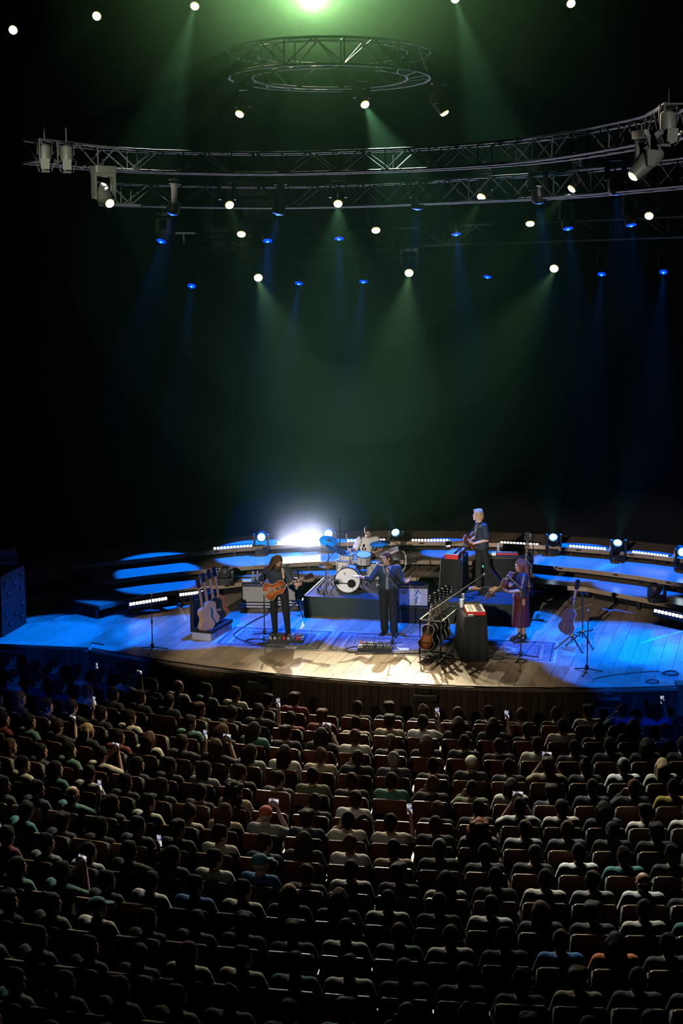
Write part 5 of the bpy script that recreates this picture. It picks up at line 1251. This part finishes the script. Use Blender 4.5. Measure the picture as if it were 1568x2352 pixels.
o = MB().tube(smooth_path([A(905, 1268, 31.6), A(922, 1265, 31.55), A(931, 1275, 31.5), A(931, 1300, 31.5), A(922, 1316, 31.45), A(918, 1340, 31.4)], .05), .014, 6).build('cable', 'drum_head', None); tag(o, 'white hose looping down right of the drum kit', 'cable')

# ================================================================== LIP SPEAKERS AND PA STACK
for px, py, lab in ((28, 1493, 'black speaker box under the lip at the far left edge'), (297, 1524, 'black speaker box under the lip below the left microphone stand'), (613, 1556, 'black speaker box under the lip below the guitarist'),
                    (983, 1577, 'black speaker box under the lip below the black guitar rack'), (1383, 1587, 'black speaker box under the lip at the right')):
    g = G(px, py, -.14)
    if px < 150: p = Vector((g.x, g.y - .05, -.14)); rz = ang + math.pi
    else: ph = phi_of(g); p = arc(R_LIP + .12, ph, -.14); rz = ph
    t = thing('lip_speaker', lab, 'speaker', p, rz, 'small speakers along the stage lip')
    MB().rbox((0, 0, -.055), (.44, .16, .13), .02, axis='x').build('cabinet', 'black_plastic', t); MB().box((0, -.082, -.055), (.40, .006, .09)).build('grille', 'black_metal', t, False)
    MB().box((0, .08, .04), (.16, .10, .06)).build('bracket', 'black_metal', t, False)
pa0 = G(6, 1464); pa1 = G(61, 1432); rzp = math.atan2(pa1.y - pa0.y, pa1.x - pa0.x); Lp = (pa1 - pa0).length
for i, lab in enumerate(('lower blue-lit bass speaker cabinet of the stack at far left', 'upper blue-lit bass speaker cabinet of the stack at far left')):
    t = thing('bass_speaker', lab, 'speaker', pa0 + Vector((0, 0, .64 * i + .001)), rzp, 'stacked bass speakers')
    MB().rbox((Lp / 2, .45, .315), (Lp, .9, .63), .02, axis='y').build('cabinet', 'speaker_black', t)
    for x, z in ((.16, .42), (.55, .36), (.30, .20), (.80, .22), (.85, .50)):
        if x < Lp: 
            h_ = MB().box((x * Lp, -.004, z), (.10, .02, .11)).build('handle_recess', 'dark_void', t, False); MB().cyl((x * Lp - .04, -.016, z), (x * Lp + .04, -.016, z), .012, n=6).build('handle_bar', 'steel', h_)
for i in range(2):
    p = A(8, 1258 + 26 * i, 31.5); t = thing('line_array_speaker', ('upper' if i == 0 else 'lower') + ' black line-array speaker above the bass stack at far left', 'speaker', p, .5, 'line-array speakers')
    MB().box((0, 0, -.11), (.5, .5, .22), taper=.95).build('cabinet', 'black_plastic', t, False); MB().box((0, -.255, -.11), (.44, .012, .17)).build('grille', 'black_metal', t, False)
    MB().cyl((.2, -.2, 0), (.2, -.2, .03), .02, n=8).build('link_pin', 'steel', t)
for px, py, rz, lab in ((793, 1545, .5, 'leftmost of three small red tape marks on the stage lip'), (808, 1541, 0, 'middle of three small red tape marks on the stage lip'), (826, 1546, 1.2, 'rightmost of three small red tape marks on the stage lip')):
    o = MB().box((0, 0, .002), (.10, .02, .003)).build('tape_mark', 'red', None, False, G(px, py)); o.rotation_euler = (0, 0, rz); tag(o, lab, 'tape', 'red tape marks')
# ================================================================== STALLS: raked floor, seats, audience
ROW_R = [18.48, 19.46, 20.52, 21.58, 22.60, 23.50, 24.38, 25.23, 26.12, 26.98, 27.85, 28.72, 29.62, 30.5]
ANCHOR = [(777, 1647), (772, 1684), (769, 1731), (770, 1780.5), (754, 1835), (757, 1879), (744, 1931), (744, 1985), (745.5, 2049), (712, 2116), (725.6, 2193), (732, 2280), (720, 2370), (720, 2470)]
PITCH = .575; RAKE = .043; TOPZ = -.11; SEAT_H = .90
def zrow(k): return TOPZ - SEAT_H + RAKE * k
fl = bpy.data.objects.new('floor', None); COL.objects.link(fl); tag(fl, 'dark raked floor of the stalls in curved steps', 'floor', kind='structure')
mat('stalls_floor', (.02, .016, .014), .85)
for k in range(14):
    r0_ = (R_LIP - .05) if k == 0 else ROW_R[k] - .80; r1_ = (ROW_R[k + 1] - .80) if k < 13 else ROW_R[k] + 1.2; b = MB(); n = 40
    vs = []; a0, a1 = -.82, .34
    ring_pts = [arc(r0_, a0 + (a1 - a0) * i / n) for i in range(n + 1)] + [arc(r1_, a1 - (a1 - a0) * i / n) for i in range(n + 1)]
    MB().prism([(p.x, p.y) for p in ring_pts], zrow(k) - .12, zrow(k)).build('step', 'stalls_floor', fl, False)

# one seat, facing -Y
TILT = Matrix.Rotation(math.radians(-9), 3, 'X')
seat_parts = []
def sp_(name, mb, m): me = mb.mesh(name); me.materials.append(M(m)); seat_parts.append((name, me))
sp_('back_shell', MB().rbox((0, -.045, .645), (.505, .022, .51), .035, TILT, 'y'), 'seat_wood')
mat('seat_edge', (.34, .22, .12), .3)
sp_('top_edge', MB().rbox((0, .0, .901), (.44, .028, .012), .005, None, 'x'), 'seat_edge')
sp_('back_pad', MB().rbox((0, -.105, .63), (.517, .09, .44), .05, TILT, 'y'), 'fabric_green')
sp_('seat_cushion', MB().rbox((0, -.33, .42), (.46, .44, .09), .035, None, 'x'), 'fabric_green')
mat('arm_wood', (.09, .05, .03), .16, coat=.6)
sp_('armrest', MB().rbox((.2875, -.24, .625), (.055, .34, .035), .012, None, 'y'), 'arm_wood')
sp_('arm_support', MB().box((.2875, -.22, .305), (.03, .22, .61)), 'black_metal')

# audience bodies: a few poses, each with matching clothes
def sit_pose(**kw):
    J, _ = std(); J.update(pel=(0, -.24, .54), waist=(0, -.20, .64), chest=(0, -.175, .80), neck=(0, -.175, .965), head=(0, -.20, 1.095), yaw=0, pitch=.0)
    for e, n in ((-1, 'L'), (1, 'R')):
        J.update({'sh' + n: (e * .175, -.175, .915), 'el' + n: (e * .235, -.26, .68), 'wr' + n: (e * .12, -.46, .60), 'hd' + n: (-e * .5, -1, -.1), 'hn' + n: (0, 0, -1), 'ht' + n: (-e, 0, 0), 'cu' + n: .6,
                  'hip' + n: (e * .09, -.25, .53), 'kn' + n: (e * .11, -.66, .50), 'an' + n: (e * .11, -.62, .085), 'toe' + n: (e * .11, -.80, .03)})
    J.update(kw); return J
POSES = [
 (sit_pose(), .8, 1.0, None), (sit_pose(yaw=.45, head=(.01, -.20, 1.095)), .85, 1.02, None), (sit_pose(yaw=-.45, roll=.08), 1.8, .95, None),
 (sit_pose(pitch=.35, head=(0, -.235, 1.08)), .8, 1.06, None),
 (sit_pose(elL=(-.26, -.36, .80), wrL=(-.06, -.50, 1.06), hdL=(.3, -.2, 1), hnL=(.6, .8, 0), htL=(.4, .5, 0), elR=(.26, -.36, .80), wrR=(.06, -.50, 1.06), hdR=(-.3, -.2, 1), hnR=(-.6, .8, 0), htR=(-.4, .5, 0)), .8, .98, (0, -.52, 1.17, True)),
 (sit_pose(elL=(-.30, -.34, .80), wrL=(-.26, -.46, 1.07), hdL=(.15, -.15, 1), hnL=(.9, .4, 0), htL=(.4, .8, 0), yaw=-.1), .8, 1.0, (-.235, -.50, 1.19, False)),
 (sit_pose(elR=(.27, -.36, .76), wrR=(.12, -.34, .98), hdR=(-.4, .3, .8), hnR=(-.5, .7, 0), htR=(-.5, 0, .6), roll=-.12, yaw=.2), 1.7, 1.0, None),
 (sit_pose(head=(-.03, -.20, 1.09), roll=.16, chest=(-.015, -.175, .80)), .8, .92, None),
 (sit_pose(yaw=-.6), .85, 1.0, None), (sit_pose(yaw=-.5, pitch=-.06, head=(0, -.19, 1.10)), 1.6, .94, None),
]
AUD = []
for J, slv, g, ph in POSES:
    bd = body_mesh(J, .0175, g, fing=.0115); bd.materials.append(M('skin'))
    sh = shirt_mesh(J, .021, g, slv, -.02, .02); sh.materials.append(M('shirt_white')); tr = trousers_mesh(J, .024, g); tr.materials.append(M('black_trousers'))
    AUD.append((bd, sh, tr, J, ph))
J0 = dict(head=(0, 0, 0), yaw=0, pitch=0, roll=0); HAIR = {}
def hair_kind(nm, fn):
    B = hair_field(J0, h=.0145, down=.5); P = scalp(B, J0, .012); fn(B, P); HAIR[nm] = B.mesh('hair'); HAIR[nm].materials.append(M('hair_black'))
hair_kind('short-haired', lambda B, P: B.cap(P(-.02, .04, .10), P(.02, -.04, .115), .03, .04, .03))
hair_kind('tousle-haired', lambda B, P: [B.ell(P(.055 * math.cos(a), .06 * math.sin(a) - .01, .10 + .012 * math.sin(3 * a)), (.045, .045, .035), None, .025) for a in (0, .7, 1.4, 2.1, 2.8, 3.5, 4.2, 4.9, 5.6)])
def _bob(B, P):
    for e in (-1, 1): B.cap(P(e * .075, -.02, .02), P(e * .085, -.03, -.12), .045, .04, .03)
    B.cap(P(0, -.09, .02), P(0, -.09, -.12), .06, .055, .04)
hair_kind('bob-haired', _bob)
def _long(B, P):
    for e in (-1, 1): B.cap(P(e * .075, -.03, .02), P(e * .09, -.05, -.26), .045, .035, .03)
    B.cap(P(0, -.10, .02), P(0, -.115, -.34), .07, .05, .04); B.cap(P(.05, -.10, 0), P(.06, -.11, -.30), .05, .04, .03); B.cap(P(-.05, -.10, 0), P(-.06, -.11, -.30), .05, .04, .03)
hair_kind('long-haired', _long)
hair_kind('ponytailed', lambda B, P: (B.cap(P(0, -.11, .05), P(0, -.145, .0), .035, .04, .02), B.cap(P(0, -.145, .0), P(0, -.13, -.20), .038, .018, .02)))
hair_kind('bun-haired', lambda B, P: B.ell(P(0, -.09, .13), (.045, .045, .04), None, .02))
def _curly(B, P):
    q = random.Random(4)
    for i in range(150):
        a, z = q.uniform(0, 6.28), q.uniform(-.24, .10)
        if math.sin(a) > .35 and z < .05: continue
        r_ = .10 + .035 * (z < 0); B.ell(P(r_ * math.cos(a), r_ * math.sin(a) - .02, z), (.032, .032, .032), None, .02)
hair_kind('curly-haired', _curly)
def _cap():
    B = hair_field(J0, h=.0145); s, f, u = head_axes(0, 0); B.ell((0, .012, .045), (.092, .112, .095), None, .01); B.cut((0, 0, .03), (0, 0, -1)); B.cap((0, -.10, .045), (0, -.155, .035), .06, .045, .01, flat=((0, 0, 1), 4.0)); HAIR['capped'] = B.mesh('cap'); HAIR['capped'].materials.append(M('shirt_white'))
_cap()
def _bald():
    B = hair_field(J0, h=.0145); B.cap((0, .08, -.02), (0, .07, -.06), .05, .035, .02); B.cap((-.06, .05, -.01), (.06, .05, -.01), .04, k=.02); B.ell((0, .012, .09), (.11, .13, .085), None, 0, True); HAIR['bald'] = B.mesh('hair'); HAIR['bald'].materials.append(M('hair_grey'))
_bald()
HAIRC = ['hair_black'] * 6 + ['hair_dark'] * 4 + ['hair_brown'] * 2
CLOTH = {'cream': (.66, .62, .50), 'white': (.78, .78, .74), 'grey': (.28, .29, .28), 'black': (.015, .015, .016), 'charcoal': (.05, .05, .055), 'navy': (.02, .035, .07), 'green': (.08, .22, .16), 'olive': (.13, .14, .07),
         'blue': (.02, .16, .42), 'maroon': (.16, .02, .02), 'beige': (.45, .36, .24), 'orange': (.62, .16, .04), 'red': (.55, .05, .04), 'teal': (.05, .22, .20), 'yellow': (.6, .42, .06)}
for n_, c_ in CLOTH.items(): mat('cloth_' + n_, c_, .85)
mat('cap_red', (.55, .10, .07), .8); mat('cap_blue', (.03, .16, .22), .8); mat('cap_cream', (.75, .70, .55), .8)
# people that stand out in the photo: head pixel, hair, hair colour, shirt, pose
NOTED = [
 (35, 1537, 'short-haired', 'hair_dark', 'grey', 1), (84, 1547, 'short-haired', 'hair_dark', 'navy', 3), (128, 1556, 'bob-haired', 'hair_black', 'navy', 0), (178, 1562, 'long-haired', 'hair_black', 'grey', 5), (233, 1570, 'long-haired', 'hair_black', 'charcoal', 0),
 (293, 1572, 'short-haired', 'hair_black', 'cream', 4), (418, 1590, 'bald', 'hair_dark', 'cream', 0), (488, 1590, 'bun-haired', 'hair_dark', 'green', 0), (52, 1585, 'bob-haired', 'hair_brown', 'black', 0), (150, 1602, 'short-haired', 'hair_black', 'black', 5),
 (175, 1655, 'long-haired', 'hair_blond', 'black', 0), (108, 1650, 'short-haired', 'hair_dark', 'black', 4), (390, 1632, 'short-haired', 'hair_black', 'black', 6), (435, 1672, 'short-haired', 'hair_black', 'green', 0), (80, 1680, 'short-haired', 'hair_dark', 'green', 1),
 (180, 1745, 'short-haired', 'hair_dark', 'green', 1), (255, 1755, 'short-haired', 'hair_black', 'cream', 4), (75, 1775, 'short-haired', 'hair_dark', 'cream', 0), (130, 1790, 'bob-haired', 'hair_dark', 'green', 0), (205, 1795, 'short-haired', 'hair_dark', 'cream', 6), (115, 1815, 'short-haired', 'hair_dark', 'navy', 0),
 (185, 1845, 'bald', 'hair_grey', 'green', 5), (290, 1840, 'short-haired', 'hair_black', 'cream', 0), (345, 1865, 'short-haired', 'hair_black', 'white', 0), (75, 1890, 'short-haired', 'hair_black', 'teal', 3), (420, 1715, 'short-haired', 'hair_dark', 'black', 5), (490, 1735, 'bob-haired', 'hair_brown', 'black', 4),
 (540, 1840, 'curly-haired', 'hair_black', 'beige', 0), (335, 1715, 'long-haired', 'hair_brown', 'cream', 6), (605, 1620, 'short-haired', 'hair_dark', 'black', 5), (732, 1650, 'tousle-haired', 'hair_brown', 'maroon', 0), (582, 1695, 'long-haired', 'hair_dark', 'green', 0), (720, 1705, 'bob-haired', 'hair_black', 'black', 4),
 (815, 1695, 'short-haired', 'hair_brown', 'cream', 0), (963, 1650, 'short-haired', 'hair_dark', 'white', 5), (905, 1755, 'short-haired', 'hair_grey', 'charcoal', 0), (800, 1845, 'short-haired', 'hair_dark', 'white', 7), (870, 1810, 'short-haired', 'hair_dark', 'green', 0), (700, 1795, 'short-haired', 'hair_black', 'olive', 0), (655, 1730, 'long-haired', 'hair_black', 'cream', 0),
 (630, 1890, 'capped', 'cap_red', 'grey', 4), (600, 1990, 'capped', 'cap_blue', 'blue', 0), (1052, 1775, 'capped', 'cap_cream', 'black', 0), (1075, 1905, 'curly-haired', 'hair_auburn', 'grey', 0), (1505, 1780, 'long-haired', 'hair_blond', 'cream', 0), (1425, 1765, 'short-haired', 'hair_grey', 'white', 1),
 (1218, 1725, 'short-haired', 'hair_dark', 'cream', 0), (1240, 1775, 'tousle-haired', 'hair_dark', 'beige', 4), (1330, 1680, 'short-haired', 'hair_dark', 'cream', 0), (1330, 1815, 'short-haired', 'hair_dark', 'navy', 0), (1420, 1640, 'short-haired', 'hair_dark', 'blue', 6), (1495, 1648, 'bob-haired', 'hair_dark', 'blue', 5),
 (897, 1880, 'short-haired', 'hair_black', 'cream', 5), (968, 1925, 'short-haired', 'hair_dark', 'black', 0), (1160, 1905, 'short-haired', 'hair_brown', 'grey', 7), (1262, 1905, 'short-haired', 'hair_brown', 'charcoal', 0), (1350, 1925, 'short-haired', 'hair_black', 'white', 0), (1205, 1880, 'short-haired', 'hair_dark', 'white', 4),
 (785, 1920, 'bun-haired', 'hair_brown', 'white', 0), (680, 1945, 'long-haired', 'hair_dark', 'black', 0), (785, 1960, 'ponytailed', 'hair_dark', 'black', 0), (1000, 1965, 'short-haired', 'hair_grey', 'charcoal', 0), (798, 2010, 'short-haired', 'hair_black', 'white', 0), (465, 1985, 'short-haired', 'hair_black', 'white', 0),
 (870, 2068, 'short-haired', 'hair_black', 'white', 0), (1093, 2090, 'short-haired', 'hair_brown', 'white', 0), (638, 2085, 'bob-haired', 'hair_blond', 'black', 0), (575, 2060, 'short-haired', 'hair_dark', 'cream', 0), (980, 2095, 'short-haired', 'hair_brown', 'black', 0), (1120, 2010, 'short-haired', 'hair_black', 'black', 0),
 (925, 2160, 'ponytailed', 'hair_brown', 'green', 0), (992, 2155, 'short-haired', 'hair_brown', 'white', 0), (1445, 2025, 'bald', 'hair_grey', 'white', 1), (1440, 2085, 'short-haired', 'hair_black', 'cream', 0), (1268, 2040, 'short-haired', 'hair_dark', 'cream', 0), (1295, 1990, 'short-haired', 'hair_dark', 'black', 0),
 (790, 2155, 'short-haired', 'hair_black', 'white', 0), (785, 2230, 'short-haired', 'hair_black', 'white', 0), (1245, 2180, 'short-haired', 'hair_brown', 'blue', 0), (1380, 2175, 'long-haired', 'hair_black', 'orange', 0), (1480, 2200, 'long-haired', 'hair_black', 'cream', 0), (340, 2050, 'short-haired', 'hair_black', 'white', 6),
 (452, 2050, 'short-haired', 'hair_black', 'blue', 0), (420, 2210, 'bob-haired', 'hair_brown', 'cream', 0), (545, 2200, 'short-haired', 'hair_black', 'cream', 0), (460, 2300, 'ponytailed', 'hair_brown', 'olive', 0), (235, 2310, 'short-haired', 'hair_black', 'white', 0), (870, 2290, 'short-haired', 'hair_black', 'cream', 0), (600, 2330, 'tousle-haired', 'hair_brown', 'black', 0),
 (205, 2060, 'capped', 'cap_blue', 'cream', 0), (1130, 2320, 'short-haired', 'hair_dark', 'black', 0), (110, 1970, 'short-haired', 'hair_dark', 'green', 4), (300, 1985, 'short-haired', 'hair_black', 'black', 5), (1015, 1670, 'long-haired', 'hair_dark', 'black', 0), (1043, 1715, 'short-haired', 'hair_dark', 'black', 0), (1100, 1660, 'long-haired', 'hair_black', 'black', 5), (1525, 1720, 'long-haired', 'hair_black', 'black', 0), (1390, 1730, 'short-haired', 'hair_black', 'black', 0),
 (1460, 1830, 'short-haired', 'hair_brown', 'black', 6), (1530, 1830, 'short-haired', 'hair_black', 'yellow', 0),
]
def proj(p):
    z = p.z - CAM_H; zc = p.y * math.cos(TH) - z * math.sin(TH); yc = p.y * math.sin(TH) + z * math.cos(TH)
    return 784 + F_PX * p.x / zc, 1176 - F_PX * yc / zc
spots = []
for k in range(14):
    ph_e = phi_of(G(ANCHOR[k][0], ANCHOR[k][1], TOPZ + RAKE * k)); st = PITCH / ROW_R[k]; row = []
    for i in range(-20, 20):
        ph = ph_e + (i + .5) * st
        if ph < -.78 or ph > .32: continue
        p = arc(ROW_R[k], ph, zrow(k)); hx, hy = proj(arc(ROW_R[k] - .2, ph, zrow(k) + 1.1))
        if hx < -90 or hx > 1760 or hy > 2395: continue
        row.append((p, ph, hx, hy))
    row.sort(key=lambda s_: s_[2]); spots += [(k, i, len(row), *s_) for i, s_ in enumerate(row)]
taken = {}
for n_ in NOTED:
    best = min(((math.hypot((s_[5] - n_[0]), (s_[6] - n_[1]) * 1.3), j) for j, s_ in enumerate(spots) if j not in taken), default=None)
    if best and best[0] < 52: taken[best[1]] = n_
rp = random.Random(11); shades = ['black'] * 11 + ['charcoal'] * 3 + ['navy', 'green', 'olive', 'cream', 'white', 'grey', 'maroon', 'teal', 'beige', 'cream']
kinds = ['short-haired'] * 5 + ['tousle-haired'] * 2 + ['bob-haired', 'long-haired', 'long-haired', 'ponytailed', 'bun-haired']
seat_root = None; n_people = 0
ph_body = MB().rbox((0, 0, 0), (.075, .008, .155), .012, axis='y').mesh('case'); ph_body.materials.append(M('black_plastic'))
ph_screen = MB().rbox((0, 0, 0), (.066, .002, .142), .006, axis='y').mesh('screen')
sm_ = mat('phone_screen', (.05, .05, .06), .2, emit=(.55, .7, 1.0), estr=.8, noise=None)
nt = sm_.node_tree; bs = nt.nodes['Principled BSDF']; nz = nt.nodes.new('ShaderNodeTexNoise'); nz.inputs['Scale'].default_value = 18; cr = nt.nodes.new('ShaderNodeValToRGB')
cr.color_ramp.elements[0].color = (.02, .05, .25, 1); cr.color_ramp.elements[1].color = (.9, .85, .8, 1); cr.color_ramp.elements[0].position = .4; cr.color_ramp.elements[1].position = .62
tc = nt.nodes.new('ShaderNodeTexCoord'); nt.links.new(tc.outputs['Object'], nz.inputs['Vector']); nt.links.new(nz.outputs['Fac'], cr.inputs[0]); nt.links.new(cr.outputs[0], bs.inputs['Emission Color'])
ph_screen.materials.append(sm_)
for j, (k, i, n, p, ph, hx, hy) in enumerate(spots):
    where = '%s from left in %s row from the stage' % (ORD[i], ORD[k])
    s_ = thing('theatre_seat', 'wood-backed theatre seat, ' + where, 'seat', p, ph + math.pi, 'theatre seats in the stalls')
    for nm, me in seat_parts: obj(nm, me, None, s_)
    if j in taken: _, _, hk, hc, sh, po = taken[j]
    else:
        if rp.random() < .06: continue
        hk = rp.choice(kinds); hc = rp.choice(HAIRC); sh = rp.choice(shades); po = rp.choice((0, 0, 1, 2, 3, 6, 7, 7, 0, 0))
    turn = 0
    if hx < 640: turn = -.10 - .28 * (640 - hx) / 640; po = {0: 8, 1: 8, 7: 9, 3: 8 if rp.random() < .5 else 3}.get(po, po)
    bd, shm, tr, J, phn = AUD[po]; sc = rp.uniform(.97, 1.04)
    lab = ('%s person in %s top, ' % (hk, sh) if hk != 'capped' else 'person in %s cap and %s top, ' % (hc.split('_')[1], sh)) + where
    lowr = 0 if j in taken else rp.choice((0, .02, .05, .08, .11))
    r = thing('person', lab, 'person', p + RZ(ph + math.pi) @ Vector((0, -.6 * lowr, -lowr)), ph + math.pi + turn + rp.uniform(-.08, .08), 'seated audience'); n_people += 1
    o = obj('body', bd, None, r)
    sk = rp.choice(('skin', 'skin', 'skin_pale', 'skin_tan')); o.material_slots[0].link = 'OBJECT'; o.material_slots[0].material = M(sk)
    o = obj('top', shm, None, r); o.material_slots[0].link = 'OBJECT'; o.material_slots[0].material = M('cloth_' + sh)
    obj('trousers', tr, None, r)
    o = obj('cap' if hk == 'capped' else 'hair', HAIR[hk], None, r, J['head'], (J['pitch'], J['roll'], J['yaw'])); o.material_slots[0].link = 'OBJECT'; o.material_slots[0].material = M(hc)
    if phn and j in taken:
        q = p + RZ(r.rotation_euler.z) @ Vector(phn[:3]); t = thing('smartphone', 'smartphone held up by the person ' + where, 'phone', q, r.rotation_euler.z, 'smartphones held by the audience')
        a_ = obj('case', ph_body, None, t, None, (0, math.pi / 2 if phn[3] else .1, 0)); b_ = obj('screen', ph_screen, None, a_, (0, .0052, 0))
